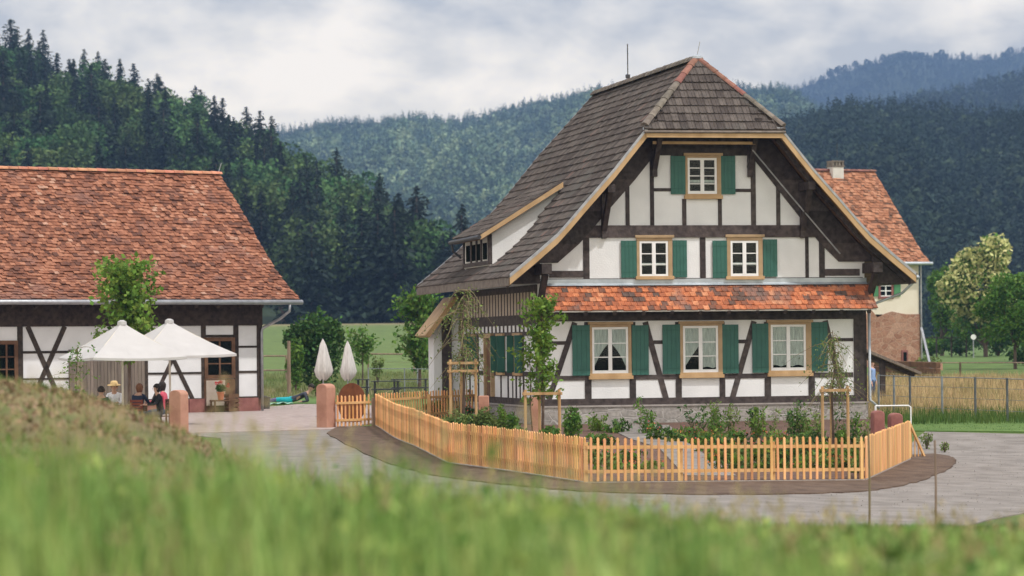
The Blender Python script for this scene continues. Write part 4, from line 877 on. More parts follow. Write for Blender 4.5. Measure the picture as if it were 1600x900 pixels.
for i in range(n): mb.box(a[0] + (b[0] - a[0]) * i / n + .006, a[0] + (b[0] - a[0]) * (i + 1) / n - .006, -.07 - random.uniform(0, .012), .02, bz + .04, b[1])
mb.build('barn_door', 'old_wood', barn)
def barn_window(x0, y0, x1, y1):
    a = bp_(x0, y1); b = bp_(x1, y0); mb = MB(); t = .13
    mb.box(a[0], b[0], -.06, .02, a[1], a[1] + t); mb.box(a[0], b[0], -.06, .02, b[1] - t, b[1]); mb.box(a[0], a[0] + t, -.058, .02, a[1] + t, b[1] - t); mb.box(b[0] - t, b[0], -.058, .02, a[1] + t, b[1] - t)
    fo = mb.build('window', 'brown_wood', barn); q = MB(); mxx = (a[0] + b[0]) / 2; q.box(mxx - .03, mxx + .03, -.05, -.03, a[1] + t, b[1] - t)
    for k in (1, 2): zz = a[1] + t + (b[1] - a[1] - 2 * t) * k / 3; q.box(a[0] + t, b[0] - t, -.048, -.03, zz - .02, zz + .02)
    q.build('sash', 'brown_wood', fo); q = MB(); q.box(a[0] + t, b[0] - t, -.03, -.025, a[1] + t, b[1] - t); q.build('pane', M['glass'], fo)
    q = MB(); q.box(a[0] + t, b[0] - t, -.012, -.004, a[1] + t, b[1] - t); q.build('room_shade_panel', 'inner_shade', fo); return fo  # dark panel as painted room shade behind the pane
barn_window(-8, 532, 27, 603); barn_window(-110, 532, -75, 603)
# door with a glazed upper half and a pale lower board
dr = barn_window(319, 527, 366, 592); dr.name = 'door_light'
a = bp_(318, 641); b = bp_(367, 592); mb = MB(); mb.box(a[0] + .02, b[0] - .02, -.05, .02, bz, b[1]); mb.build('door', 'brown_wood', barn)
a = bp_(321, 634); b = bp_(350, 594); mb = MB(); mb.box(a[0], b[0], -.09, -.055, a[1], b[1]); mb.build('door_board', 'beige_infill', barn)
R = MB(); sectb = ((0, 0), (.15, .004), (.85, .004), (1, 0))
tiles(R, BP, -BLn + 8, 1.08, .185, .17, .022, lambda a, b, z: (b, a, z + .1), half=True, sect=((0, 0), (1, 0)), jit=.012)
R.build('roof_tiles', 'tile_barn', barn)
R = MB(); tiles(R, BP, -BLn + 8, 1.08, .37, .34, .016, lambda a, b, z: (b, 10 - a, z + .1), half=True, sect=((0, 0), (1, 0)), jit=.01); R.build('rear_roof_tiles', 'tile_barn', barn)
D = MB()
for i in range(len(BP) - 1):
    (a, z), (a2, z2) = BP[i], BP[i + 1]; D.poly_yz([(a, z - .05), (a2, z2 - .05), (a2, z2 + .09), (a, z + .09)], -BLn + 8, 1.04); D.poly_yz([(10 - a, z - .05), (10 - a2, z2 - .05), (10 - a2, z2 + .09), (10 - a, z + .09)], -BLn + 8, 1.04)
D.build('roof_deck', 'timber_barn', barn)
rc = MB(); ridgecaps(rc, (-BLn + 8, 5.0, 8.74), (1.1, 5.0, 8.74), .13, .38); rc.build('ridge_cap', mat('red_ridge_tile', (.42, .17, .10), (.54, .26, .16), .9, 4, island=.25), barn)
mb = MB(); mb.tube([(-BLn + 8, -1.04, 3.95), (1.12, -1.04, 3.93)], .085, 8); mb.build('gutter', 'gutter', barn, smooth=True)
mb = MB(); mb.tube([(.62, -1.04, 3.88), (.62, -1.02, 3.62), (.45, -.6, 3.35), (.05, -.10, 3.05), (.0, -.1, 2.9), (.0, -.1, bz)], .05, 8); mb.build('downpipe', 'gutter', barn, smooth=True)
mb = MB()
for i in range(22): x = -.4 - i * .85; mb.beam((x, -.9, 3.80), (x, .1, 4.30), .12, .14)
mb.build('rafter_ends', 'timber_barn', barn)
mb = MB(); mb.tube([(1.0, 5, 8.75), (1.15, 5, 9.15)], .015, 5); mb.build('lightning_rod', 'gutter', barn)

# ------------------------------------------------------------------ tall plastered house behind, at the right
CO = at(1437, 572, 180.0); C = Frame(CO, 24.0); cz = gz(CO.x, CO.y) - .1
farh = empty('rubble_and_plaster_house', (CO.x, CO.y, 0), rad(24), 'tall cream house on a red rubble base under an orange roof behind the farmhouse', 'house')
cp = lambda x, y: C.pl(x, y, 0)
mb = MB(); mb.box(-10, 0, 0, .4, 4.0, 6.96); mb.box(-.4, 0, .4, 10.8, 4.0, 6.96); mb.box(-10, -9.6, .4, 10.8, 4, 6.96); mb.box(-10, 0, 10.8, 11.2, 4, 6.96)
mb.poly_yz([(0, 6.96), (11.2, 6.96), (5.6, 12.3)], -.4, 0); mb.poly_yz([(0, 6.96), (11.2, 6.96), (5.6, 12.3)], -10, -9.6); mb.build('wall', 'cream', farh)
mb = MB(); xs_ = np.linspace(-10, 0.03, 22); tops = [4.0 + (.0 if x > -1.0 else random.uniform(-.25, .35)) for x in xs_]
mb.poly_xz([(-10, cz - .5), (.03, cz - .5)] + [(x, t) for x, t in zip(xs_[::-1], tops[::-1])], -.05, .35); mb.box(-.35, .03, .35, 11.2, cz - .5, 4.0); mb.build('rubble_wall', 'rubble', farh)
def cwin(x0, y0, x1, y1):
    a = cp(x0, y1); b = cp(x1, y0); mb = MB(); t = .14
    mb.box(a[0], b[0], -.08, 0, a[1], a[1] + t); mb.box(a[0], b[0], -.08, 0, b[1] - t, b[1]); mb.box(a[0], a[0] + t, -.078, 0, a[1] + t, b[1] - t); mb.box(b[0] - t, b[0], -.078, 0, a[1] + t, b[1] - t)
    fo = mb.build('window', 'sandstone_dark', farh); q = MB(); mxx = (a[0] + b[0]) / 2
    q.box(a[0] + t, b[0] - t, -.03, -.01, a[1] + t, b[1] - t); q.build('pane', M['inner_shade'], fo)
    q = MB(); q.box(mxx - .04, mxx + .04, -.05, -.031, a[1] + t, b[1] - t)
    for k in (0, 1, 2, 3): zz = a[1] + t + .03 + (b[1] - a[1] - 2 * t - .06) * k / 3; q.box(a[0] + t, b[0] - t, -.049, -.031, zz - .03, zz + .03)
    q.build('sash', 'white_paint', fo)
cwin(1372, 434, 1395, 467)
for x0, x1 in ((1360, 1371), (1396, 1406)):
    a = cp(x0, 463); b = cp(x1, 439); mb = MB(); mb.box(a[0], b[0], -.09, -.02, a[1], b[1]); mb.build('shutter', mat('bright_green_shutter', (.06, .20, .09), (.08, .25, .11), .5, 4) if 'bright_green_shutter' not in bpy.data.materials else bpy.data.materials['bright_green_shutter'], farh)
a = cp(1408, 574); b = cp(1417, 547); mb = MB(); mb.box(a[0], b[0], -.12, .0, a[1], b[1]); fo = mb.build('niche_frame', 'sandstone_dark', farh); mb = MB(); mb.box(a[0] + .09, b[0] - .09, -.13, -.1, a[1] + .25, b[1] - .12); mb.build('niche_shade', 'inner_shade', fo)  # dark slab painted as the shade inside the recess
R = MB(); CPf = [(-.6, 6.93), (.2, 7.45), (1.4, 8.55), (5.6, 12.55)]
tiles(R, CPf, -10.5, .42, .24, .23, .02, lambda a, b, z: (b, a, z + .1), sect=((0, 0), (1, 0)), jit=.015)
R.build('roof_tiles', 'tile_far', farh)
R = MB(); tiles(R, CPf, -10.5, .42, .48, .4, .02, lambda a, b, z: (b, 11.2 - a, z + .1), sect=((0, 0), (1, 0)), jit=.01); R.build('rear_roof_tiles', 'tile_far', farh)
D = MB()
for i in range(len(CPf) - 1):
    (a, z), (a2, z2) = CPf[i], CPf[i + 1]; D.poly_yz([(a, z - .05), (a2, z2 - .05), (a2, z2 + .09), (a, z + .09)], -10.4, .38); D.poly_yz([(11.2 - a, z - .05), (11.2 - a2, z2 - .05), (11.2 - a2, z2 + .09), (11.2 - a, z + .09)], -10.4, .38)
D.build('roof_deck', 'old_wood', farh)
rc = MB(); ridgecaps(rc, (-10.5, 5.6, 12.68), (.45, 5.6, 12.68), .15, .4); rc.build('ridge_cap', 'ridge_red', farh)
mb = MB(); mb.tube([(-10.5, -.72, 6.95), (.5, -.72, 6.95)], .10, 8); mb.build('gutter', 'zinc', farh); mb = MB(); mb.tube([(.06, -.14, 6.9), (.06, -.14, cz)], .05, 6); mb.build('downpipe', 'gutter', farh)
px = C.pl(1306, 262, 5.4)[0]; mb = MB(); mb.box(px - .38, px + .38, 5.1, 5.8, 12.0, 12.9); ch = mb.build('chimney', 'plaster_old', farh, bevel=.03)
mb = MB(); mb.box(px - .42, px + .42, 5.06, 5.84, 12.903, 12.97)
for k in range(4): x = px - .33 + k * .22; mb.box(x - .07, x + .07, 5.12, 5.78, 12.97, 13.2)
mb.box(px - .4, px + .4, 5.08, 5.82, 13.2, 13.27); mb.build('chimney_cap', 'ridge_grey', ch)
mb = MB(); mb.tube([(px + .1, 5.4, 13.5), (px + .1, 5.4, 14.3)], .02, 5); mb.build('chimney_rod', 'darkmetal', ch)
# open shed with a sloping roof between the two houses
p = on(1368, 112); z0 = p.z
shed = empty('open_shed', tuple(p), rad(10), 'small open wooden shed roof on a dark post beside the farmhouse corner', 'shed')
mb = MB(); mb.beam((-1.3, 0, 2.15), (1.35, 0, 1.05), 2.4, .10, (0, 0, 1)); mb.build('roof', 'old_wood', shed)
for xx, hh in ((0, 1.5), (-1.1, 1.95)): mb = MB(); mb.box(xx - .09, xx + .09, -.9, -.72, -.3, hh); mb.build('post', 'timber', shed)
mb = MB(); mb.beam((-1.25, -.8, 1.98), (1.2, -.8, .98), .12, .14); mb.build('beam', 'timber', shed)

# ------------------------------------------------------------------ picket fences
def fence_run(root, pts, hgt=.90, pw=.052, pitch=.145, side=-1, board=True, zoff=.07, rails=(.2, .70), name='picket_panel', posts=True, jit=.012, lean=.0):
    """pickets along a polyline of (x, y); every stretch between posts is one panel part"""
    rngp = random.Random(int(pts[0][0] * 10) + 5)
    for i in range(len(pts) - 1):
        p, q = Vector(pts[i]), Vector(pts[i + 1]); L = (q - p).length; d = (q - p) / L; nrm = Vector((d.y, -d.x)) * side; nseg = max(1, round(L / 2.4))
        for sgi in range(nseg):
            a = p + d * (L * sgi / nseg); b = p + d * (L * (sgi + 1) / nseg); mb = MB(); sl = (b - a).length; n = max(1, int(sl / pitch))
            za_, zb_ = gz(*a) + zoff, gz(*b) + zoff
            for k in range(n):
                c = a + d * ((k + .5) * sl / n); zc = za_ + (zb_ - za_) * (k + .5) / n; j = rngp.uniform(-jit, jit) * 1.5; tl = rngp.uniform(-.012, .012); hw = pw / 2
                o = nrm * .022; P0 = Vector((c.x + o.x, c.y + o.y, zc)); D3 = Vector((d.x, d.y, 0)); N3 = Vector((nrm.x, nrm.y, 0)) * .011
                V = []
                for s_ in (-1, 1):
                    for (u, z_) in ((-hw, 0), (hw, 0), (hw + tl, hgt - .03 + j), (tl, hgt + j), (-hw + tl, hgt - .03 + j)): V.append(P0 + D3 * u + N3 * s_ + Vector((0, 0, z_)))
                mb.add(V, [(0, 1, 2, 3, 4), (9, 8, 7, 6, 5)] + [(m_, m_ + 5, (m_ + 1) % 5 + 5, (m_ + 1) % 5) for m_ in range(5)])
            mb.build(name, 'picket', root)
            rm = MB()
            for rz_ in rails: rm.beam((a.x, a.y, za_ + rz_), (b.x, b.y, zb_ + rz_), .045, .07)
            rm.build('rail', 'rail', root)
            if posts:
                pm = MB(); e_ = a - nrm * .06; pm.box(e_.x - .045, e_.x + .045, e_.y - .045, e_.y + .045, za_ - .3, za_ + hgt - .1); pm.build('post', 'rail', root)
            if board:
                bm_ = MB(); o = nrm * .0; bm_.beam((a.x + o.x, a.y + o.y, za_ - .09), (b.x + o.x, b.y + o.y, zb_ - .09), .07, .16); bm_.build('kerb', M['kerb'], root)
M['kerb'] = mat('concrete_edging', (.34, .30, .27), (.44, .40, .36), .9, 5, bump=.3)
fr = empty('picket_fence', (0, 0, 0), 0, 'new honey coloured picket fence facing the path along the front of the garden', 'fence', 'picket fences of the garden'); fence_run(fr, [FC, FD], side=1)
fr = empty('picket_fence', (0, 0, 0), 0, 'long brownish picket fence running from the gate to the front corner of the garden', 'fence', 'picket fences of the garden'); fence_run(fr, [FA, (-2.75, 79), FB, (0.1, 66.2), FC], pitch=.115, pw=.062, side=1)
fr = empty('picket_fence', (0, 0, 0), 0, 'short closed-looking picket fence at the right end of the garden', 'fence', 'picket fences of the garden'); fence_run(fr, [FD, FE], pitch=.105, pw=.085, side=1)
fr = empty('picket_fence', (0, 0, 0), 0, 'picket fence behind the shrubs between gate and farmhouse wall', 'fence', 'picket fences of the garden'); fence_run(fr, [(-3.95, 90.3), (-2.6, 93.2), (-1.2, 95.6)], pitch=.16, pw=.06, board=False)
gt = empty('garden_gate', (0, 0, 0), 0, 'picket gate between the sandstone pillar and the long fence', 'gate')
fence_run(gt, [(-5.12, 89.1), (-4.15, 89.9)], pitch=.135, pw=.055, board=False, posts=False, name='gate_pickets', rails=(.18, .68), zoff=.05)
mb = MB(); z_ = gz(-4.1, 89.9); mb.box(-4.13, -4.03, 89.85, 89.95, z_ - .2, z_ + .86); mb.build('gate_post', 'stake_grey', gt)
p = Vector((9.62, 74.1, 0)); z_ = gz(p.x, p.y)
lg = empty('leaning_gate', (p.x, p.y, z_), 0, 'opened wooden gate leaf slanting down beyond the right fence end', 'gate')
mb = MB(); mb.beam((.0, .3, .85), (.42, .8, .0), .04, .06); mb.build('brace', 'rail', lg)
mb = MB()
for k in range(5): mb.beam((-.05 + k * .10, .35 + k * .12, .02), (-.05 + k * .10, .35 + k * .12, .9 - k * .17), .06, .02)
mb.build('gate_pickets', 'picket', lg)

# sandstone pillars
def pillar(px, d, wdt, dep, h, rz, m, label, rnd=True):
    p = on(px, d); root = empty('sandstone_pillar', (p.x, p.y, p.z), rz, label, 'pillar', 'sandstone gate pillars')
    mb = MB(); K = 7; pts = [(-wdt / 2, -.3), (wdt / 2, -.3)] + ([(wdt / 2 * math.cos(t), h - wdt * .32 + wdt * .32 * math.sin(t)) for t in np.linspace(0, math.pi, 9)] if rnd else [(wdt / 2, h), (-wdt / 2, h)])
    mb.poly_xz(pts, -dep / 2, dep / 2); o = mb.build('shaft', m, root, bevel=.025); return root
pillar(278.5, 86.8, .40, .40, 1.24, rad(-28), 'sandstone', 'round-topped red sandstone pillar beside the grassy mound')
pillar(508.5, 89.2, .40, .42, 1.30, rad(-35), 'sandstone', 'flat-faced sandstone pillar holding the picket gate')
pillar(1370, 71.8, .27, .30, 1.27, rad(10), 'sandstone_dark', 'dark red pillar nearest the farmhouse corner')
pillar(1397.5, 73.2, .30, .30, 1.16, rad(10), 'sandstone_dark', 'dark red pillar standing at the right fence end')
for px, d, ww, h, lb in ((755, 87, .30, .98, 'short pale sandstone post before the side door'), (836, 84, .26, 1.05, 'short sandstone post behind the staked leafy tree')):
    pillar(px, d, ww, .3, h, 0, 'sandstone', lb, False)

# ------------------------------------------------------------------ young trees with stake frames
def stake_frame(px, d, wdt, h, label, m='stake', rails=1, spread=.0):
    p = on(px, d); root = empty('tree_stake_frame', (p.x, p.y, p.z), 0, label, 'tree stakes', 'stake frames round young trees')
    for i, (dx, dy) in enumerate(((-wdt / 2, 0), (-wdt * .08, .45), (wdt / 2, 0))):
        mb = MB(); mb.tube([(dx * 1.02, dy, -.3), (dx, dy, h + .07)], .038, 8); mb.build('stake', m if i != 2 or m == 'stake' else 'stake_grey', root, smooth=False)
    P_ = [(-wdt / 2, 0), (wdt / 2, 0), (-wdt * .08, .45)]
    for k in range(rails):
        for a, b in ((0, 1), (1, 2), (2, 0)):
            mb = MB(); q0, q1 = Vector(P_[a]), Vector(P_[b]); dd = (q1 - q0).normalized() * .08; q0 -= dd; q1 += dd; mb.beam((q0.x, q0.y - .045, h - .03 - .22 * k - .004 * a), (q1.x, q1.y - .045, h - .03 - .22 * k - .004 * a), .04, .07); mb.build('crossbar', m, root)
    return root
stake_frame(846.5, 78, .86, 1.33, 'stake frame round the leafy young tree left of the first shuttered window', 'stake')
stake_frame(723, 85, .70, 2.0, 'tall stake frame round the bare drooping tree near the side door', 'stake', 2)
stake_frame(1304, 75.5, .62, 1.62, 'stake frame under the thin drooping tree at the farmhouse corner', 'stake', 1)

def branching(root_pts, n, rng, spread, L, droop=0.0, up=.5):
    """simple limbs leaving a stem; returns limbs and their points"""
    limbs = []
    stem = [Vector(p) for p in root_pts]
    for i in range(n):
        t = rng.uniform(.35, 1); k = min(int(t * (len(stem) - 1)), len(stem) - 2); b = stem[k].lerp(stem[k + 1], t * (len(stem) - 1) - k)
        an = rng.uniform(0, 6.28); dv = Vector((math.cos(an) * spread, math.sin(an) * spread, up)); ln = L * rng.uniform(.5, 1.1); pts = [b]
        v = dv.normalized() * ln / 4
        for s in range(4): v = v + Vector((rng.normal() * .05 * L, rng.normal() * .05 * L, -droop * L * .1)); pts.append(pts[-1] + v)
        limbs.append(pts)
    return limbs
def young_tree(px, d, name, label, stem, limbs_n, L, spread, up, droop, leafn, leafs, leafm, seed, tr=.035, group=None, cat='tree', jitter=.06, twigs=True, zb=-.1, el=1.6):
    r = np.random.default_rng(seed); p = on(px, d); root = empty(name, (p.x, p.y, p.z + zb), 0, label, cat, group)
    mb = MB(); n = len(stem); mb.tube(stem, [tr * (1 - .75 * i / (n - 1)) for i in range(n)], 7); mb.build('trunk', 'bark', root)
    lim = branching(stem, limbs_n, r, spread, L, droop, up); mb = MB()
    for l in lim: mb.tube(l, [tr * .35, tr * .28, tr * .2, tr * .14, tr * .06], 5)
    mb.build('branches', 'twig' if twigs else 'bark', root)
    C = []
    for i in range(leafn): l = lim[r.integers(len(lim))]; t = r.uniform(.15, 1) * 4; k = min(int(t), 3); q = l[k].lerp(l[k + 1], t - k); C.append((q.x + r.normal() * jitter, q.y + r.normal() * jitter, q.z + r.normal() * jitter))
    V, F = quads(np.array(C), leafs, el, rng=r); np_mesh('leaves', V, F, leafm, root); return root
young_tree(846, 78.2, 'young_tree', 'narrow leafy young tree with bright green leaves in the stake frame', [(0, 0, 0), (.03, 0, 1.2), (-.02, 0, 2.2), (.03, 0, 3.55)], 46, .62, .55, .75, .2, 1700, .09, 'leaf_bright', 4, .045, jitter=.07)
young_tree(846, 78.6, 'young_tree', 'low bushy side shoot of green leaves beside the first staked tree', [(-.22, 0, 0), (-.30, 0, 1.0), (-.28, 0, 1.9), (-.35, 0, 2.6)], 22, .5, .6, .6, .2, 300, .08, 'leaf_bright', 5, .02)
young_tree(722, 85.3, 'young_tree', 'thin drooping nearly bare tree with brownish leaves in the tall stake frame', [(0, 0, 0), (.05, 0, 1.8), (.0, 0, 3.0), (.1, 0, 4.1)], 60, 1.0, 1.0, .75, 1.35, 1100, .055, 'leaf_olive', 6, .05, jitter=.09)
young_tree(1301, 75.8, 'young_tree', 'thin drooping young tree with sparse olive leaves in front of the right shutter', [(0, 0, 0), (-.03, 0, 1.5), (.05, 0, 2.4), (.0, 0, 3.15)], 60, .8, 1.0, .7, 1.2, 900, .045, 'leaf_olive', 7, .035, jitter=.08)
young_tree(201, 97, 'young_tree', 'bright green maple rising above the left parasol in front of the barn roof', [(0, 0, 0), (.02, 0, 2.0), (0, 0, 3.6), (.05, 0, 4.9)], 80, 1.0, .85, .5, .1, 4600, .15, 'leaf_bright', 8, .06, jitter=.13, el=1.2)
young_tree(120, 74, 'sapling', 'sparse slender sapling with small pale leaves left of the parasols', [(0, 0, -.5), (.03, 0, .8), (-.03, 0, 1.6), (.02, 0, 2.75)], 42, .72, .9, .45, .6, 420, .06, 'leaf_mid', 9, .028, jitter=.05)
young_tree(566, 150, 'young_tree', 'small slender field tree right of the closed parasols', [(0, 0, 0), (.02, 0, 1.4), (0, 0, 2.6)], 30, .9, .7, .6, .1, 700, .14, 'leaf_mid', 10, .05, jitter=.12)
young_tree(655, 140, 'young_tree', 'bushy light green tree behind the farmhouse eave', [(0, 0, 0), (.02, 0, 1.5), (0, 0, 3.9)], 60, 1.3, .6, .9, .1, 3200, .15, 'leaf_mid', 12, .09, jitter=.2)

# shrubs and beds ----------------------------------------------------------
def shrub(px, d, w_, h, name, label, leafm, n, leafs, seed, group=None, el=1.6, narrow=False, cat='shrub', flowers=None, z=0):
    r = np.random.default_rng(seed); p = on(px, d); root = empty(name, (p.x, p.y, p.z + z), 0, label, cat, group)
    mb = MB(); tips = []
    for i in range(9):
        an = r.uniform(0, 6.28); q = (math.cos(an) * w_ * .38 * r.uniform(.3, 1), math.sin(an) * w_ * .38 * r.uniform(.3, 1), h * r.uniform(.7, 1.0)); mb.tube([(0, 0, -.05), (q[0] * .5, q[1] * .5, q[2] * .5), q], [.015 * w_ + .006, .01, .004], 5); tips.append(q)
    mb.build('stems', 'bark', root)
    lb = [(0, 0, h * .5, w_ * .42, w_ * .42, h * .45)] + [(q[0], q[1], q[2] * r.uniform(.45, .9), w_ * .2, w_ * .2, h * .17) for q in tips]
    V, F = quads(lobes(n, lb, r, .35), leafs, el, rng=r); np_mesh('foliage', V, F, leafm, root)
    if flowers:
        C = lobes(flowers[0], [(l[0], l[1], l[2], l[3] * 1.05, l[4] * 1.05, l[5] * 1.05) for l in lb], r, .9); C[:, 1] -= .02; V, F = quads(C, flowers[1], 1.0, rng=r); np_mesh('flowers', V, F, flowers[2], root)
    return root
shrub(893, 76, .60, 1.15, 'shrub', 'dense upright round-leaved shrub right of the stake frame', 'leaf_mid', 1100, .06, 31, 'garden shrubs')
shrub(712, 80, .72, .82, 'shrub', 'olive green bush under the tall stake frame', 'leaf_olive', 900, .06, 32, 'garden shrubs')
shrub(757, 79, .75, .95, 'shrub', 'pale feathery bush left of the sandstone post behind the fence', 'leaf_olive', 1100, .05, 33, 'garden shrubs', el=2.6)
shrub(733, 83, .5, .6, 'shrub', 'small dark green bush between the two fence-side bushes', 'leaf_dark', 400, .06, 34, 'garden shrubs')
shrub(800, 80, .45, .8, 'shrub', 'tall thin leafy plant left of the first stake frame', 'leaf_mid', 260, .07, 35, 'garden shrubs', el=3)
shrub(783, 82, .35, .9, 'shrub', 'narrow climbing green plant near the long side wall', 'leaf_bright', 220, .07, 36, 'garden shrubs', el=2.5)
shrub(858, 77, .6, .55, 'shrub', 'low green bush under the first stake frame', 'leaf_mid', 420, .07, 37, 'garden shrubs', el=2.2)
def perennial(px, d, h, kind, seed):
    r = np.random.default_rng(seed); p = on(px, d)
    nm, lab = kind
    col_ = ['mid green', 'dark green', 'bright green', 'olive'][seed % 4]
    zone = ('in the front bed just behind the pickets' if d < 73 else 'among the shrubs left of the garden path' if px < 900 else 'left of the second window before the plinth' if px < 1050 else 'between second and third window before the plinth' if px < 1190 else 'under the third window before the plinth' if px < 1285 else 'by the corner stake frame')
    lab = lab % col_ + ' ' + zone
    root = empty(nm, (p.x, p.y, p.z + .03), 0, lab, 'plant', 'perennials in the garden bed')
    mb = MB(); C = []; fl = []
    ns = r.integers(4, 8)
    for i in range(ns):
        dx, dy = r.normal() * .10, r.normal() * .10; hh = h * r.uniform(.65, 1.1); tip = (dx * 2.2, dy * 2, hh); mb.tube([(dx, dy, -.03), (dx * 1.5, dy * 1.5, hh * .5), tip], [.009, .007, .004], 4)
        for k in range(int(16 + 30 * h)): t = r.uniform(.08, 1); C.append((dx + (tip[0] - dx) * t + r.normal() * .06, dy + (tip[1] - dy) * t + r.normal() * .05, hh * t + r.normal() * .02))
        fl.append(tip)
    mb.build('stems', 'twig', root)
    lm = ['leaf_mid', 'leaf_dark', 'leaf_bright', 'leaf_olive'][seed % 4]
    V, F = quads(np.array(C), .055 if h > .5 else .07, 2.2, up=(0, 0, 1), upw=.35, rng=r); np_mesh('leaves', V, F, lm, root)
    if 'flower' in nm:
        C2 = np.array([(f[0] + r.normal() * .05, f[1] + r.normal() * .05, f[2] + r.normal() * .04) for f in fl for _ in range(5)]); V, F = quads(C2, .04, 1.0, rng=r); np_mesh('flowers', V, F, 'flower_mix', root)
rr = random.Random(5)
kinds = {'t': ('perennial_plant', 'tall thin %s perennial'), 'l': ('perennial_plant', 'low %s leafy plant'), 'f': ('flowering_plant', 'low %s plant with orange flowers')}
i = 0
for px, d, h, k in [(1008, 83, .95, 't'), (1095, 82.5, .9, 't'), (1110, 82, 1.0, 't'), (1130, 82, .85, 't'), (1120, 81, .8, 't'), (1178, 81, .95, 't'), (1188, 80.6, .9, 't'), (1200, 81, .8, 't'), (1232, 80, 1.1, 't'), (1240, 80, 1.0, 't'), (1250, 80, .8, 't'), (1268, 79, .75, 't'), (1275, 79, .6, 't'), (1322, 78, .95, 't'), (1333, 78, .9, 't'), (1340, 78, .6, 't'),
                    (1020, 80, .4, 'f'), (1032, 80, .45, 'l'), (1048, 80, .35, 'l'), (1060, 79, .3, 'l'), (1075, 79.5, .4, 'f'), (1085, 79, .35, 'f'), (1100, 78, .4, 'f'), (1140, 78, .45, 'l'), (1152, 78, .4, 'l'), (1163, 78, .35, 'f'), (1210, 77, .45, 'l'), (1222, 77, .4, 'f'), (1258, 77, .45, 'l'), (1290, 76.5, .45, 'l'), (1305, 77, .5, 'l'), (1350, 77, .4, 'l'),
                    (930, 77, .3, 'l'), (945, 77, .25, 'f'), (905, 73, .3, 'f'), (920, 72, .3, 'l'), (958, 84, .3, 'l'), (966, 84, .45, 't'), (935, 85, .5, 't'), (880, 73, .4, 'l'), (870, 74, .35, 'f'), (838, 74, .45, 'l'), (815, 73.5, .5, 'l'), (797, 75, .5, 't'), (775, 75, .4, 'l'), (745, 76, .4, 'l'), (725, 77, .35, 'l'), (700, 79, .35, 'l')]:
    perennial(px, d, h, kinds[k], 100 + i); i += 1
for d_, hs, x0, x1, n_ in ((74.5, .3, 1090, 1340, 14), (71.5, .28, 1120, 1345, 15), (68.5, .24, 1130, 1340, 12), (70, .26, 900, 1000, 6), (67, .22, 930, 1020, 5)):
    for k in range(n_):
        perennial(x0 + (x1 - x0) * (k + rr.uniform(.1, .9)) / n_, d_ + rr.uniform(-.8, .8), hs * rr.uniform(.7, 1.5), kinds[rr.choice('llf')], 200 + i); i += 1

# ------------------------------------------------------------------ parasols
def parasol(px, d, label, D=2.0, zc=2.10, za=3.10, th0=-16.7):
    p = on(px, d); root = empty('parasol', (p.x, p.y, p.z), 0, label, 'parasol', 'open white parasols in the courtyard')
    zc -= p.z; za -= p.z
    mb = MB(); mb.tube([(0, 0, 0), (0, 0, za)], .032, 10); mb.lathe([(.35, 0), (.35, .06), (.06, .10)], n=14); mb.build('pole', 'pole', root)
    V = [(0, 0, za)]; K = 8; M_ = 5; rows = []
    for k in range(4):
        a0 = rad(th0 + 90 * k); a1 = rad(th0 + 90 * (k + 1)); A = Vector((D * math.cos(a0), D * math.sin(a0), zc)); B_ = Vector((D * math.cos(a1), D * math.sin(a1), zc)); top = Vector((0, 0, za))
        mb2 = None
        for i in range(M_ + 1):
            t = i / M_; row = []
            for j in range(K + 1):
                s = j / K; e_ = A.lerp(B_, s); q = top.lerp(e_, t); q.z += -.10 * math.sin(math.pi * t) * 0 - .06 * math.sin(math.pi * s) * t * (1 - .3 * t) - .05 * math.sin(t * math.pi); row.append(q)
            rows.append(row)
    mb = MB()
    for k in range(4):
        R_ = rows[k * (M_ + 1):(k + 1) * (M_ + 1)]
        for i in range(M_):
            for j in range(K): mb.add([R_[i][j], R_[i + 1][j], R_[i + 1][j + 1], R_[i][j + 1]], [(0, 1, 2, 3)])
        for j in range(K): a, b = R_[M_][j], R_[M_][j + 1]; mb.add([a, b, b - Vector((0, 0, .07)), a - Vector((0, 0, .07))], [(0, 1, 2, 3)])
    mb.build('canopy', 'canvas', root)
    mb = MB()
    for k in range(4): a = rad(th0 + 90 * k); mb.tube([(0, 0, za - .04), (D * .97 * math.cos(a), D * .97 * math.sin(a), zc - .04)], .014, 5)
    mb.build('ribs', 'pole', root); mb = MB(); mb.lathe([(.14, za - .08), (.13, za + .015), (.05, za + .06)], n=8); mb.build('cap', 'canvas', root); return root
parasol(191, 88, 'open white parasol at the left, overlapping the other in front')
parasol(265, 93, 'open white parasol at the right with its corner before the barn door window', D=2.18, zc=2.16, za=3.18, th0=-17)
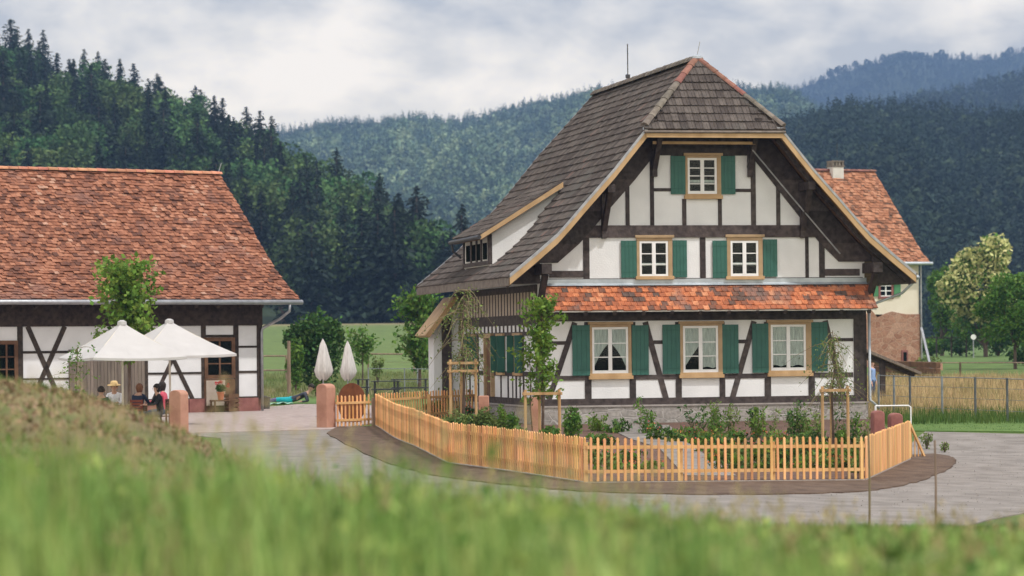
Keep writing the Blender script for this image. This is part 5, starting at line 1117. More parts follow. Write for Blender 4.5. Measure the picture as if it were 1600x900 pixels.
def closed_parasol(px, d, label, ztop, zbot, r=.25):
    p = on(px, d); root = empty('folded_parasol', (p.x, p.y, p.z), 0, label, 'parasol', 'folded parasols'); zt, zb = ztop - p.z, zbot - p.z
    mb = MB(); mb.tube([(0, 0, -.02), (0, 0, zt)], .022, 8); mb.lathe([(.28, 0), (.28, .05), (.05, .09)], n=12); mb.build('pole', 'gutter', root)
    mb = MB(); n = 20; prof_ = [(.03, 0), (.35, .16), (.75, .55), (1.0, .78), (.8, .90), (.35, 1.0)]
    b = 0; V = []; F = []
    for i, (q, t) in enumerate(prof_):
        for k in range(n): a = 2 * math.pi * k / n; rr_ = r * q * (1 + .22 * math.sin(k * math.pi * 2 * 5 / n + q * 2) * (t > .05)); V.append((rr_ * math.cos(a), rr_ * math.sin(a), zt - (zt - zb) * t + .05 * math.sin(k * 1.9) * (t > .85)))
    for i in range(len(prof_) - 1):
        for k in range(n): F.append((i * n + k, i * n + (k + 1) % n, (i + 1) * n + (k + 1) % n, (i + 1) * n + k))
    mb.add(V, F); mb.build('canopy', 'canvas_grey', root, smooth=True)
    mb = MB(); mb.lathe([(r * .62, zt - (zt - zb) * .66), (r * .68, zt - (zt - zb) * .63), (r * .66, zt - (zt - zb) * .60)], n=14); mb.build('strap', 'canvas_grey', root)
closed_parasol(504.5, 100, 'folded grey-white parasol above the gate pillar', 2.62, 1.28, .28)
closed_parasol(543, 104, 'folded parasol behind the rusty disc', 2.56, 1.22, .26)

# ------------------------------------------------------------------ people
def person(loc, rz, label, J, cloth, hair='hair_dark', hairlen=.0, hat=None, scale=1.0, cat='person'):
    """J: joint positions (local, metres, facing -y); cloth: list of (material, test) used per face"""
    root = empty('person', loc, rz, label, cat); root.scale = (scale,) * 3
    names = list(J.keys()); idx = {n: i for i, n in enumerate(names)}
    par = dict(belly='pelvis', chest='belly', neck='chest', chin='neck', head='chin', crown='head', shoulder_l='chest', elbow_l='shoulder_l', wrist_l='elbow_l', palm_l='wrist_l',
               shoulder_r='chest', elbow_r='shoulder_r', wrist_r='elbow_r', palm_r='wrist_r', hip_l='pelvis', knee_l='hip_l', ankle_l='knee_l', toe_l='ankle_l', hip_r='pelvis', knee_r='hip_r', ankle_r='knee_r', toe_r='ankle_r')
    rads = dict(pelvis=.145, belly=.135, chest=.155, neck=.058, chin=.068, head=.098, crown=.075, shoulder=.062, elbow=.043, wrist=.029, palm=.036, hip=.098, knee=.062, ankle=.042, toe=.035)
    me = bpy.data.meshes.new('body'); V = [J[n] for n in names]; E = [(idx[par[n]], idx[n]) for n in names if n in par]
    R_ = [rads[n.split('_')[0]] for n in names]
    for s in 'lr':                                        # five fingers, the thumb from the side of the palm
        if 'palm_' + s not in idx: continue
        pm = Vector(J['palm_' + s]); fw = (pm - Vector(J['wrist_' + s])).normalized(); sd_ = fw.cross(Vector((0, 0, 1))); sd_ = sd_.normalized() if sd_.length > .1 else Vector((1, 0, 0)); dn = Vector((0, 0, -1))
        for k in range(4):
            a = pm + fw * .03 + sd_ * (.022 * (k - 1.5)); ln = (.034, .040, .037, .028)[k]; b = a + fw * ln + dn * .006; c = b + fw * ln * .6 + dn * .018; n0 = len(V); V += [tuple(a), tuple(b), tuple(c)]; R_ += [.011, .009, .008]; E += [(idx['palm_' + s], n0), (n0, n0 + 1), (n0 + 1, n0 + 2)]
        a = pm - fw * .01 + sd_ * .038; b = a + sd_ * .02 + fw * .03; n0 = len(V); V += [tuple(a), tuple(b)]; R_ += [.012, .010]; E += [(idx['palm_' + s], n0), (n0, n0 + 1)]
    me.from_pydata(V, E, []); o = bpy.data.objects.new('tmp', me); COL.objects.link(o)
    md = o.modifiers.new('skin', 'SKIN'); o.modifiers.new('sub', 'SUBSURF').levels = 1
    sv = me.skin_vertices[0].data
    for i, r_ in enumerate(R_):
        nm = names[i] if i < len(names) else ''
        sv[i].radius = (r_ * (1.15 if nm in ('pelvis', 'chest', 'belly') else 1), r_ * (.8 if nm in ('pelvis', 'chest', 'belly') else 1)); sv[i].use_root = (nm == 'pelvis')
    dg = bpy.context.evaluated_depsgraph_get(); dg.update(); nm_ = bpy.data.meshes.new_from_object(o.evaluated_get(dg)); bpy.data.objects.remove(o)
    mats = [M['skin']] + [M[c[0]] for c in cloth]; nm_.materials.clear()
    for m_ in mats: nm_.materials.append(m_)
    JV = {n: Vector(J[n]) for n in names}
    def near(c):
        best = None
        for n in names:
            if n not in par: continue
            a, b = JV[par[n]], JV[n]; ab = b - a; t = max(0, min(1, (c - a).dot(ab) / max(ab.length_squared, 1e-9))); dd = (c - a - ab * t).length
            if best is None or dd < best[0]: best = (dd, n, t)
        return best[1], best[2]
    mi = []
    for f in nm_.polygons:
        n, t = near(f.center); k = 0
        for i, (m_, test) in enumerate(cloth):
            if test(n.split('_')[0], t): k = i + 1
        mi.append(k)
    nm_.polygons.foreach_set('material_index', mi); nm_.polygons.foreach_set('use_smooth', [True] * len(mi)); nm_.name = 'body'
    body = bpy.data.objects.new('body', nm_); link(body, root)
    hd = JV['head']; up = (JV['crown'] - JV['chin']).normalized()
    r = np.random.default_rng(1); mb = MB()
    bm = bmesh.new(); bmesh.ops.create_icosphere(bm, subdivisions=3, radius=1)
    for v in bm.verts:
        c = v.co.copy(); q = Vector((c.x * .108, c.y * .118 + .018, c.z * .125 + .022))
        q.z = max(q.z, -.02 - hairlen) if q.y > -.02 else max(q.z, .035 + .02 * c.y)
        if hairlen and q.y > .0 and c.z < 0: q.z = c.z * (.1 + hairlen)
        v.co = q
    hm = bpy.data.meshes.new('hair'); bm.to_mesh(hm); bm.free(); hm.materials.append(M[hair]); hm.polygons.foreach_set('use_smooth', [True] * len(hm.polygons))
    ho = bpy.data.objects.new('hair', hm); link(ho, root); ho.location = hd; ho.rotation_euler = up.to_track_quat('Z', 'Y').to_euler()
    ho.rotation_euler = Vector((0, 0, 1)).rotation_difference(up).to_euler()
    # face: eyes, nose, mouth, ears
    rot = Vector((0, 0, 1)).rotation_difference(up)
    for nme, m_, pts, rr_ in (('eye', 'eye', [(-.033, -.093, .0), (.033, -.093, .0)], .011), ('nose', 'skin', [(0, -.103, -.03)], .016), ('mouth', 'lip', [(0, -.088, -.065)], .014), ('ear', 'skin', [(-.1, .0, -.02), (.1, .0, -.02)], .022)):
        for q in pts:
            bm = bmesh.new(); bmesh.ops.create_icosphere(bm, subdivisions=1, radius=rr_, matrix=Matrix.Diagonal((1.6 if nme == 'mouth' else .8, .6, .6 if nme == 'mouth' else 1.3 if nme in ('nose', 'ear') else .7, 1)))
            em = bpy.data.meshes.new(nme); bm.to_mesh(em); bm.free(); em.materials.append(M[m_]); eo = bpy.data.objects.new(nme, em); link(eo, root); eo.location = hd + rot @ Vector(q)
    if hat:
        mb = MB(); mb.lathe([(.20, .035), (.195, .045), (.12, .055), (.112, .10), (.095, .15), (.05, .165)], n=22); ho = mb.build('hat', hat, root, smooth=True); ho.location = hd + rot @ Vector((0, .01, .02)); ho.rotation_euler = (rad(8), 0, 0)
    return root
def seated(lean=0.0, arms='table', headt=0.0):
    s = lean
    J = dict(pelvis=(0, .10, .52), belly=(0, .08 - s * .4, .70), chest=(0, .05 - s, .93), neck=(0, .03 - s * 1.2, 1.10), chin=(0, -.015 - s * 1.25, 1.17), head=(headt, -.005 - s * 1.3, 1.25), crown=(headt, .01 - s * 1.3, 1.31),
             shoulder_l=(.19, .05 - s, 1.02), elbow_l=(.25, -.12 - s, .80), wrist_l=(.14, -.34 - s, .79), palm_l=(.11, -.40 - s, .79), shoulder_r=(-.19, .05 - s, 1.02), elbow_r=(-.25, -.12 - s, .80), wrist_r=(-.14, -.34 - s, .79), palm_r=(-.11, -.40 - s, .79),
             hip_l=(.10, .04, .50), knee_l=(.12, -.40, .50), ankle_l=(.12, -.38, .10), toe_l=(.13, -.52, .04), hip_r=(-.10, .04, .50), knee_r=(-.12, -.40, .50), ankle_r=(-.12, -.38, .10), toe_r=(-.13, -.52, .04))
    return J
torso = lambda n, t: n in ('belly', 'chest') or (n == 'shoulder') or (n == 'elbow') or (n == 'neck' and t < .3)
sleeves = lambda n, t: torso(n, t) or (n == 'wrist' and t < .92)
legs = lambda n, t: n in ('hip', 'knee', 'ankle') or (n == 'belly' and t < .15)
shoes = lambda n, t: n == 'toe'
def chair(px, d, rz, label, m='brown_wood'):
    p = on(px, d); root = empty('garden_chair', (p.x, p.y, p.z), rz, label, 'chair', 'chairs under the parasols')
    mb = MB(); mb.box(-.21, .21, -.2, .21, .43, .455); mb.build('seat', m, root)
    mb = MB()
    for k in range(4): z = .60 + k * .085; mb.box(-.2, .2, .235, .255, z, z + .065)
    mb.build('backrest', m, root)
    for x, y, h in ((-.2, -.18, .43), (.2, -.18, .43), (-.2, .22, .93), (.2, .22, .93)): mb = MB(); mb.box(x - .018, x + .018, y - .012, y + .03, 0, h); mb.build('leg', m, root)
    return root
def table(px, d, w_, l_, h, label, m, name='garden_table', grp='tables in the courtyard', rz=0, shift=0):
    p = on(px, d); root = empty(name, (p.x, p.y, p.z), rz, label, 'table', grp); mb = MB()
    for k in range(5): y = -w_ / 2 + k * w_ / 5; mb.box(-l_ / 2, l_ / 2, y + .005, y + w_ / 5 - .005, h - .035, h)
    mb.build('tabletop', m, root)
    for x in (-l_ / 2 + .12, l_ / 2 - .12):
        for y in (-w_ / 2 + .08, w_ / 2 - .08): mb = MB(); mb.box(x - .03, x + .03, y - .03, y + .03, 0, h - .036); mb.build('leg', m, root)
    return root
def sit(px, d, rz, label, **k):
    p = on(px, d); return person((p.x, p.y, p.z), rz, label, **k)
table(200, 89.3, .8, 1.2, .74, 'brown table between the parasol poles, mostly behind the mound', 'brown_wood')
for px, d, rz, lb, m in ((180, 90.4, rad(170), 'chair of the man with the straw hat', 'brown_wood'), (214, 88.6, rad(-75) + math.pi, 'red-brown chair of the person in navy', 'redwood'), (243, 88.2, rad(75) + math.pi, 'dark chair under the right parasol', 'brown_wood'), (143, 88.6, rad(20), 'chair at the left end of the table', 'brown_wood')): pass
sit(178, 90.0, 0, 'man in a straw hat and white shirt sitting beside the left parasol pole', J=seated(.04), cloth=[('trousers', legs), ('shirt_white', sleeves), ('brown_wood', shoes)], hair='hair_brown', hat='straw')
chair(178, 90.2, 0, 'chair of the man in the straw hat')
sit(217, 88.4, rad(150), 'person with reddish brown hair in a navy top on a red-brown chair', J=seated(.02), cloth=[('jeans', legs), ('shirt_navy', sleeves), ('brown_wood', shoes)], hair='hair_brown', hairlen=.06)
chair(220, 88.2, rad(150), 'red-brown slatted chair of the person in the navy top', 'redwood')
sit(246, 88.0, rad(-70), 'person with dark hair and dark jacket turned to the left under the right parasol', J=seated(.03), cloth=[('trousers', legs), ('shirt_black', sleeves), ('brown_wood', shoes)], hair='hair_dark', hairlen=.03)
chair(249, 88.2, rad(-70), 'chair of the dark-haired person under the right parasol')
sit(252, 90.6, rad(-100), 'woman with long dark hair in pink behind the dark-jacketed person', J=seated(.0), cloth=[('jeans', legs), ('shirt_pink', sleeves), ('brown_wood', shoes)], hair='hair_dark', hairlen=.12)
chair(256, 90.8, rad(-100), 'chair of the woman in pink')
sit(157, 88.2, rad(178), 'person seen from behind with black hair, only the head above the mound', J={k: (v[0], v[1], v[2] - .06) for k, v in seated(.05).items()}, cloth=[('trousers', legs), ('shirt_green', sleeves), ('brown_wood', shoes)], hair='hair_dark')
chair(157, 87.8, rad(178), 'chair of the black-haired person with the back to the camera')
# lying on the lawn, propped on an elbow
p = on(452, 118); Jl = dict(pelvis=(-.10, 0, .13), belly=(.12, 0, .15), chest=(.38, 0, .24), neck=(.55, 0, .38), chin=(.60, -.01, .44), head=(.63, 0, .52), crown=(.65, 0, .59),
        shoulder_l=(.42, .17, .33), elbow_l=(.52, .2, .06), wrist_l=(.36, .24, .05), palm_l=(.30, .25, .05), shoulder_r=(.42, -.17, .33), elbow_r=(.50, -.22, .06), wrist_r=(.30, -.22, .05), palm_r=(.24, -.22, .05),
        hip_l=(-.15, .09, .12), knee_l=(-.58, .12, .10), ankle_l=(-.98, .12, .07), toe_l=(-1.1, .12, .12), hip_r=(-.15, -.09, .12), knee_r=(-.56, -.12, .14), ankle_r=(-.95, -.08, .07), toe_r=(-1.07, -.08, .12))
person((p.x + .12, p.y, p.z + .05), 0, 'person lying on the lawn in turquoise trousers, propped up on the elbows', Jl, [('teal', lambda n, t: n in ('hip', 'knee')), ('purple', lambda n, t: n == 'ankle'), ('slate', sleeves), ('mint', shoes)], hair='hair_dark', scale=1.12)
mb = MB(); n = 22; V = []; 
for j in range(5):
    for i in range(n): V.append((-1.25 + i * 1.5 / (n - 1), -.45 + j * .2, .03 + .03 * math.sin(i * 1.3 + j) + .02 * math.sin(i * .5)))
mb.add(V, [(j * n + i, j * n + i + 1, (j + 1) * n + i + 1, (j + 1) * n + i) for j in range(4) for i in range(n - 1)])
o = mb.build('picnic_blanket', 'mint', None, smooth=True); o.location = (p.x - .1, p.y, p.z + .03); md = o.modifiers.new('thick', 'SOLIDIFY'); md.thickness = .02
tag(o, 'mint green blanket under the person lying on the lawn', 'blanket')
p = on(1357, 118); st = dict(pelvis=(0, 0, .92), belly=(0, 0, 1.08), chest=(0, 0, 1.28), neck=(0, .01, 1.45), chin=(0, -.02, 1.52), head=(0, -.01, 1.60), crown=(0, 0, 1.67), shoulder_l=(.19, 0, 1.38), elbow_l=(.24, .02, 1.12), wrist_l=(.23, -.08, .88), palm_l=(.23, -.1, .81), shoulder_r=(-.19, 0, 1.38), elbow_r=(-.24, .02, 1.12), wrist_r=(-.23, -.08, .88), palm_r=(-.23, -.1, .81), hip_l=(.1, 0, .88), knee_l=(.11, -.02, .5), ankle_l=(.11, .03, .08), toe_l=(.12, -.1, .04), hip_r=(-.1, 0, .88), knee_r=(-.11, -.02, .5), ankle_r=(-.11, .03, .08), toe_r=(-.12, -.1, .04))
person((p.x + .12, p.y, p.z - .25), rad(60), 'person in a light blue shirt standing beyond the farmhouse corner by the shed', st, [('jeans', legs), ('shirt_blue', sleeves), ('brown_wood', shoes)], hair='hair_brown')

# ------------------------------------------------------------------ courtyard things by the barn door
w_ = B.w(*[B.pl(345, 632, -.6)[0], -.6]); z_ = gz(w_.x, w_.y) + .05
st_ = empty('wooden_stool', (w_.x, w_.y, z_), rad(33), 'low brown wooden stool under the flower pot by the barn door', 'stool')
mb = MB(); mb.box(-.34, .30, -.18, .18, .36, .41); mb.build('seat', 'brown_wood', st_)
for x in (-.3, .26):
    for y in (-.14, .14): mb = MB(); mb.box(x - .025, x + .025, y - .025, y + .025, 0, .36); mb.build('leg', 'brown_wood', st_)
pt = empty('flower_pot', (w_.x, w_.y, z_ + .41), 0, 'terracotta pot of red geraniums on the stool by the barn door', 'flower pot')
mb = MB(); mb.lathe([(.09, 0), (.13, .24), (.145, .24), (.145, .28), (.12, .28)], n=18); mb.build('pot', 'terracotta', pt)
r = np.random.default_rng(3); V, F = quads(lobes(320, [(0, 0, .40, .17, .17, .14)], r, .2), .07, 1.2, rng=r); np_mesh('leaves', V, F, 'leaf_dark', pt)
V, F = quads(lobes(160, [(-.12, -.05, .58, .09, .08, .05), (.02, 0, .63, .08, .08, .06), (.27, -.05, .50, .07, .07, .07), (-.05, .1, .60, .1, .1, .04)], r, .2), .045, 1.0, rng=r); np_mesh('flowers', V, F, 'flower_red', pt)
w2 = B.w(B.pl(362, 632, -.5)[0], -.5)
cr_ = empty('wooden_crate', (w2.x, w2.y, gz(w2.x, w2.y) + .05), rad(33), 'brown wooden crate right of the stool by the barn door', 'crate')
mb = MB()
for z in (0, .16, .32, .48): mb.box(-.2, .2, -.18, -.16, z, z + .12); mb.box(-.2, .2, .16, .18, z, z + .12); mb.box(-.2, -.18, -.16, .16, z, z + .12); mb.box(.18, .2, -.16, .16, z, z + .12)
mb.box(-.18, .18, -.16, .16, .02, .04); mb.build('slats', 'brown_wood', cr_)
p = on(413, 110.5); bn = empty('waste_bin', (p.x, p.y, p.z), 0, 'small dark bin at the right corner of the barn', 'bin'); mb = MB(); mb.lathe([(.17, 0), (.20, .42), (.215, .42), (.215, .46), (.19, .47)], n=16); mb.build('body', 'darkmetal', bn); mb = MB(); mb.lathe([(.10, .47), (.09, .50), (.02, .51)], n=10); mb.build('lid', 'darkmetal', bn)
# rusty disc
p = on(549, 94); ds = empty('rusty_steel_disc', (p.x, p.y, p.z), rad(-20), 'round rust brown steel disc standing behind the garden gate', 'disc')
mb = MB(); n = 40; mb.poly_xz([(.47 * math.cos(2 * math.pi * k / n), .62 + .60 * math.sin(2 * math.pi * k / n)) for k in range(n)], -.02, .02); mb.build('plate', 'corten', ds)
mb = MB(); mb.box(-.25, .25, -.15, .15, -.05, .08); mb.build('foot', 'corten', ds)
# dark picnic tables beyond the gate
def bench_table(px, d, l_, label, h=.78):
    t = table(px, d, .75, l_, h, label, 'darkmetal', 'picnic_table', 'dark picnic tables behind the gate')
    for y in (-.68, .68): mb = MB(); mb.box(-l_ / 2, l_ / 2, y - .13, y + .13, .42, .46); mb.build('bench_board', 'darkmetal', t)
    for x in (-l_ / 2 + .15, l_ / 2 - .15): mb = MB(); mb.beam((x, -.72, .36), (x, .72, .36), .05, .05); mb.build('crossbar', 'darkmetal', t)
bench_table(603, 122, 1.15, 'dark picnic table nearest the gate'); bench_table(640, 124, 1.5, 'long dark picnic table before the farmhouse wing', .80); bench_table(566, 126, .6, 'small dark table just right of the rusty disc')
# low bowl of red flowers at the wing
shrub(683, 99, .95, .62, 'geranium_planting', 'dark leafy planting with deep red flowers at the foot of the side wall', 'leaf_dark', 700, .07, 61, flowers=(90, .055, 'flower_red'), cat='flowers')
shrub(725, 94, .9, .5, 'geranium_planting', 'red flowers behind the picket fence under the tall stake frame', 'leaf_dark', 400, .07, 62, flowers=(80, .055, 'flower_red'), cat='flowers')

# ------------------------------------------------------------------ things in the meadows behind
shrub(495, 139, 2.75, 3.75, 'round_bush', 'big dark green round bush behind the folded parasols', 'leaf_dark', 9000, .16, 71, el=1.3)
shrub(462, 137, .9, 2.6, 'round_bush', 'smaller green bush hugging the left side of the big dark bush', 'leaf_mid', 1500, .14, 72, el=1.3)
shrub(493, 128, .5, 1.2, 'shrub', 'pale sapling bush behind the lying person', 'leaf_olive', 300, .08, 73)
shrub(590, 149, .7, 1.5, 'shrub', 'thin field bush right of the slender field tree', 'leaf_olive', 260, .1, 74)
p = on(451, 130); o = MB().tube([(0, 0, -.2), (0, 0, 1.2), (.01, 0, 2.35)], [.085, .08, .07], 9).build('wooden_post', 'stake_grey', None); o.location = p; tag(o, 'tall pale wooden post beside the big dark bush', 'post')
p = on(652, 146); o = MB().tube([(0, 0, -.2), (0, 0, 2.2), (.01, 0, 4.6)], [.035, .035, .03], 8).build('thin_mast', 'wiremetal', None); o.location = p; tag(o, 'thin grey mast rising beside the farmhouse eave', 'mast')
def field_fence(pts, h, label, m='stake_grey', step=3.0, rails=(1.0,), name='field_fence', r=.05, wires=(), cat='fence', pr=.045):
    root = empty(name, (0, 0, 0), 0, label, cat, 'fences in the fields')
    P_ = [Vector(p) for p in pts]
    for i in range(len(P_) - 1):
        a, b = P_[i], P_[i + 1]; L = (b - a).length; n = max(1, round(L / step))
        q = [a.lerp(b, k / n) for k in range(n + 1)]
        for k, c in enumerate(q):
            z = gz(c.x, c.y); mb = MB(); mb.tube([(c.x, c.y, z - .2), (c.x, c.y, z + h)], r, 6); mb.build('post', m, root)
        for rz_ in rails:
            mb = MB()
            for k in range(n): c, e_ = q[k], q[k + 1]; mb.tube([(c.x, c.y, gz(c.x, c.y) + h * rz_ - .03), (e_.x, e_.y, gz(e_.x, e_.y) + h * rz_ - .03)], pr, 5)
            mb.build('rail', m, root)
        for rz_ in wires:
            mb = MB()
            for k in range(n): c, e_ = q[k], q[k + 1]; mb.tube([(c.x, c.y, gz(c.x, c.y) + h * rz_), (e_.x, e_.y, gz(e_.x, e_.y) + h * rz_)], .008, 4)
            mb.build('wire', m, root)
    return root
def xy(px, d): return ((px - 800) / FPX * d, d)
field_fence([xy(330, 160), xy(447, 160)], 1.35, 'wooden rail fence in the meadow just right of the barn', rails=(1.0, .45), step=2.2)
field_fence([xy(575, 172), xy(720, 168)], 1.2, 'pale rail fence across the meadow left of the farmhouse', rails=(1.0,), wires=(.6, .3))
field_fence([xy(575, 132), xy(690, 128)], 1.15, 'thin grey wire fence behind the dark tables', 'wiremetal', 2.4, rails=(1.0,), wires=(.5,), r=.025, pr=.015)
field_fence([xy(1372, 96), xy(1421, 93), xy(1523, 90), xy(1573, 88.5), xy(1700, 86)], 1.28, 'steel mesh fence with grey posts in the dry meadow at the right', 'wiremetal', 1.9, rails=(1.0,), wires=(.75, .5, .25), r=.035, pr=.014)
field_fence([xy(1380, 150), xy(1500, 150), xy(1700, 146)], .85, 'low wooden fence at the back of the dry meadow', 'stake_grey', 5, rails=(1.0,), wires=(.5,), r=.05, pr=.03)
field_fence([xy(1440, 236), xy(1510, 236)], 1.6, 'dark pole fence below the small tree in the distance', 'timber', 1.0, rails=(.95,), r=.06)
a, b = on(1362, 150), on(1466, 146); o = MB(); 
for k in range(3): o.beam((a.x, a.y, a.z + .22 + k * .30), (b.x, b.y, b.z + .18 + k * .30), .3, .28)
o = o.build('log_wall', 'brown_wood', None, bevel=.03); tag(o, 'low dark log wall in front of the rubble house', 'log wall')
p = on(1452, 170); pl_ = empty('planted_trough', (p.x, p.y, p.z), 0, 'stone trough with green plants beside the rubble house corner', 'trough'); mb = MB(); mb.box(-.7, .7, -.25, .25, -.1, .35); mb.build('trough', 'sandstone', pl_, bevel=.03); r = np.random.default_rng(4); V, F = quads(lobes(260, [(0, 0, .5, .75, .25, .25)], r, .2), .12, 1.3, rng=r); np_mesh('plants', V, F, 'leaf_olive', pl_)
a, b = on(1440, 172), on(1452, 168); o = MB().beam((a.x, a.y, a.z + 2.3), (b.x + .1, b.y, b.z), .12, .12).build('leaning_plank', 'gutter', None); tag(o, 'pale plank leaning at the corner of the rubble house', 'plank')
# white metal barrier by the right fence end
p = on(1422, 83); wb = empty('white_barrier', (p.x, p.y, p.z), 0, 'white metal barrier frame behind the red pillars', 'barrier'); mb = MB(); mb.tube([(0, 0, -.1), (0, 0, .72), (-.06, 0, .76), (-.95, 0, .76)], .02, 8); mb.build('tube', 'white_paint', wb); mb = MB(); mb.tube([(-.95, 0, .76), (-.95, 0, -.1)], .028, 8); mb.build('leg', 'white_paint', wb)
# thin stakes at the near edge of the path
for px, d, h, lb in ((1459, 50.2, 1.48, 'thin brown stake on the grass edge at the right of the path'), (1355.5, 49.5, 1.62, 'thin pale stake rising in front of the fence corner')):
    p = on(px, d); o = MB().tube([(0, 0, -.1), (.01, 0, h * .5), (0, 0, h)], [.022, .019, .017], 7).build('thin_stake', 'stake_grey' if px > 1400 else 'twig', None); o.location = p; tag(o, lb, 'stake')
r = np.random.default_rng(5); shrub(1446, 78, .42, .45, 'shrub', 'tiny seedling on the bare soil right of the fence end', 'leaf_olive', 130, .05, 75)
shrub(1474, 77, .35, .3, 'shrub', 'small tuft at the outer edge of the bare soil', 'leaf_olive', 90, .05, 76)
p = on(1131, 72.5); mb = MB(); mb.lathe([(.06, 0), (.075, .30), (.05, .34), (.03, .40)], n=12); 
# trees at the right
def big_tree(px, d, label, h, w_, leafm, seed, n=6000, ls=.22, zlow=.18, extra=None, trunk=.16, nl=16, name='meadow_tree'):
    r = np.random.default_rng(seed); p = on(px, d); lb = [(0, 0, h * (.5 + zlow / 2), w_ * .3, w_ * .3, h * .26)]
    for i in range(nl):
        z = r.uniform(zlow + .06, .92); wr = math.sin(math.pi * (z - zlow + .12) / (1.15 - zlow)) ** .6; an = r.uniform(0, 6.28); q = r.uniform(.4, .8) * w_ * .5 * wr; lb.append((math.cos(an) * q, math.sin(an) * q, h * z, w_ * r.uniform(.12, .2), w_ * r.uniform(.12, .2), h * r.uniform(.07, .12)))
    V, F = quads(lobes(n, lb, r, .55), ls, 1.3, rng=r)
    lim = [[(0, 0, h * zlow * .8), (l[0] * .5, l[1] * .5, (h * zlow + l[2]) / 2), l[:3]] for l in lb[1:10]]
    t = tree_obj(name, V, F, leafm, h * .75, trunk, lim, leafname='crown'); t.location = p; t.rotation_euler = (0, 0, seed); tag(t, label, 'tree')
    if extra:
        C = lobes(extra[0], [l for l in lb if l[2] > h * .3], r, .92); V, F = quads(C, extra[1], 1.5, rng=r); np_mesh('blossom', V, F, extra[2], t)
    return t
big_tree(1472, 250, 'pointed mid green tree left of the blossoming tree', 7.4, 3.4, 'leaf_mid', 81, 5000, .22, .12)
big_tree(1540, 235, 'large tree covered in cream yellow blossom spikes', 8.9, 6.4, 'leaf_mid', 82, 9000, .24, .1, extra=(6500, .26, 'leaf_cream'), nl=24)
big_tree(1586, 170, 'round dark green tree with a thin trunk nearest at the right edge', 5.6, 4.4, 'leaf_mid', 83, 7500, .17, .22, trunk=.09, nl=20)
big_tree(1640, 200, 'broad green tree at the right edge behind the others', 6.6, 6.4, 'leaf_mid', 84, 6000, .22, .1)
for px, d, ww, h, lb, m in ((1500, 245, 3.2, 2.0, 'dark hedge under the blossoming tree', 'leaf_dark'), (1455, 246, 3.0, 1.6, 'low green bushes behind the dark pole fence', 'leaf_mid'), (1560, 242, 4.2, 2.2, 'dark hedge behind the thin-trunked tree', 'leaf_dark'), (1610, 180, 3.5, 1.2, 'dark bush at the right edge of the meadow', 'leaf_dark')):
    shrub(px, d, ww, h, 'hedge_bush', lb, m, 2200, .2, int(px), el=1.2)
p = on(1521, 228); sg = empty('round_sign', (p.x, p.y, p.z), 0, 'small pale blank road sign on a post among the far hedges', 'sign'); mb = MB(); mb.tube([(0, 0, 0), (0, 0, 1.6)], .04, 6); mb.build('post', 'gutter', sg); mb = MB(); n = 20; mb.poly_xz([(.2 * math.cos(2 * math.pi * k / n), 1.55 + .2 * math.sin(2 * math.pi * k / n)) for k in range(n)], -.06, -.03); mb.build('face', 'white_paint', sg)

# ------------------------------------------------------------------ grasses (nobody could count them)
def blades(name, pts, h, wd, m, label, rng, bend=.35, seg=3):
    n = len(pts); h = h(pts) if callable(h) else h; an = rng.uniform(0, 6.28, n); bd = rng.uniform(.1, 1, n) * bend; h = h * rng.uniform(.5, 1.15, n); wv = wd * rng.uniform(.6, 1.3, n)
    dx, dy = np.cos(an), np.sin(an); ax, ay = -dy, dx; V = []; lv = np.linspace(0, 1, seg + 1)
    for k, t in enumerate(lv):
        cx = pts[:, 0] + dx * h * bd * t * t; cy = pts[:, 1] + dy * h * bd * t * t; cz = pts[:, 2] - .02 + h * t * (1 - .25 * bd * t); wk = wv * (1 - t) ** .7 * .5 + .0006
        V.append(np.stack([cx - ax * wk, cy - ay * wk, cz], 1)); V.append(np.stack([cx + ax * wk, cy + ay * wk, cz], 1))
    V = np.stack(V, 1).reshape(-1, 3); F = []; st = 2 * (seg + 1); base = np.arange(n) * st
    for k in range(seg): F.append(np.stack([base + 2 * k, base + 2 * k + 1, base + 2 * k + 3, base + 2 * k + 2], 1))
    o = np_mesh(name, V, np.concatenate(F), m); return tag(o, label, kind='stuff')
def spread(n, x0, x1, y0, y1, rng, dens=None):
    x = rng.uniform(x0, x1, n); y = rng.uniform(y0, y1, n)
    if dens is not None: k = rng.random(n) < dens(x, y); x, y = x[k], y[k]
    return np.stack([x, y, g(x, y)], 1)
M['grass_near'] = mat('tall_meadow_grass', (.045, .125, .018), (.46, .57, .19), .6, 2.6, island=.3, trans=.35, c3=(.22, .36, .085), detail=3)
M['grass_dry'] = mat('dry_grass_stalks', (.32, .27, .12), (.46, .38, .20), .7, 1.0, island=.3, trans=.3)
M['grass_short'] = mat('short_lawn_grass', (.06, .12, .02), (.12, .19, .04), .7, .7, island=.3, trans=.3)
M['hay'] = mat('hay_meadow_grass', (.17, .18, .06), (.62, .45, .25), .8, .30, island=.3, trans=.25, c3=(.46, .34, .17))
M['meadow'] = mat('olive_meadow_grass', (.10, .16, .04), (.26, .26, .11), .8, .4, island=.3, trans=.25)
M['litter'] = mat('dry_straw_litter', (.20, .12, .08), (.36, .25, .165), .9, 3, island=.4)
rg = np.random.default_rng(77)
clump = lambda x, y: .35 + .65 * (np.sin(x * 2.3 + np.sin(y * 1.7) * 2) * np.cos(y * 1.9 + x) > -.25)
inview = lambda x, y: np.abs(x) < y * .195 + 2.0
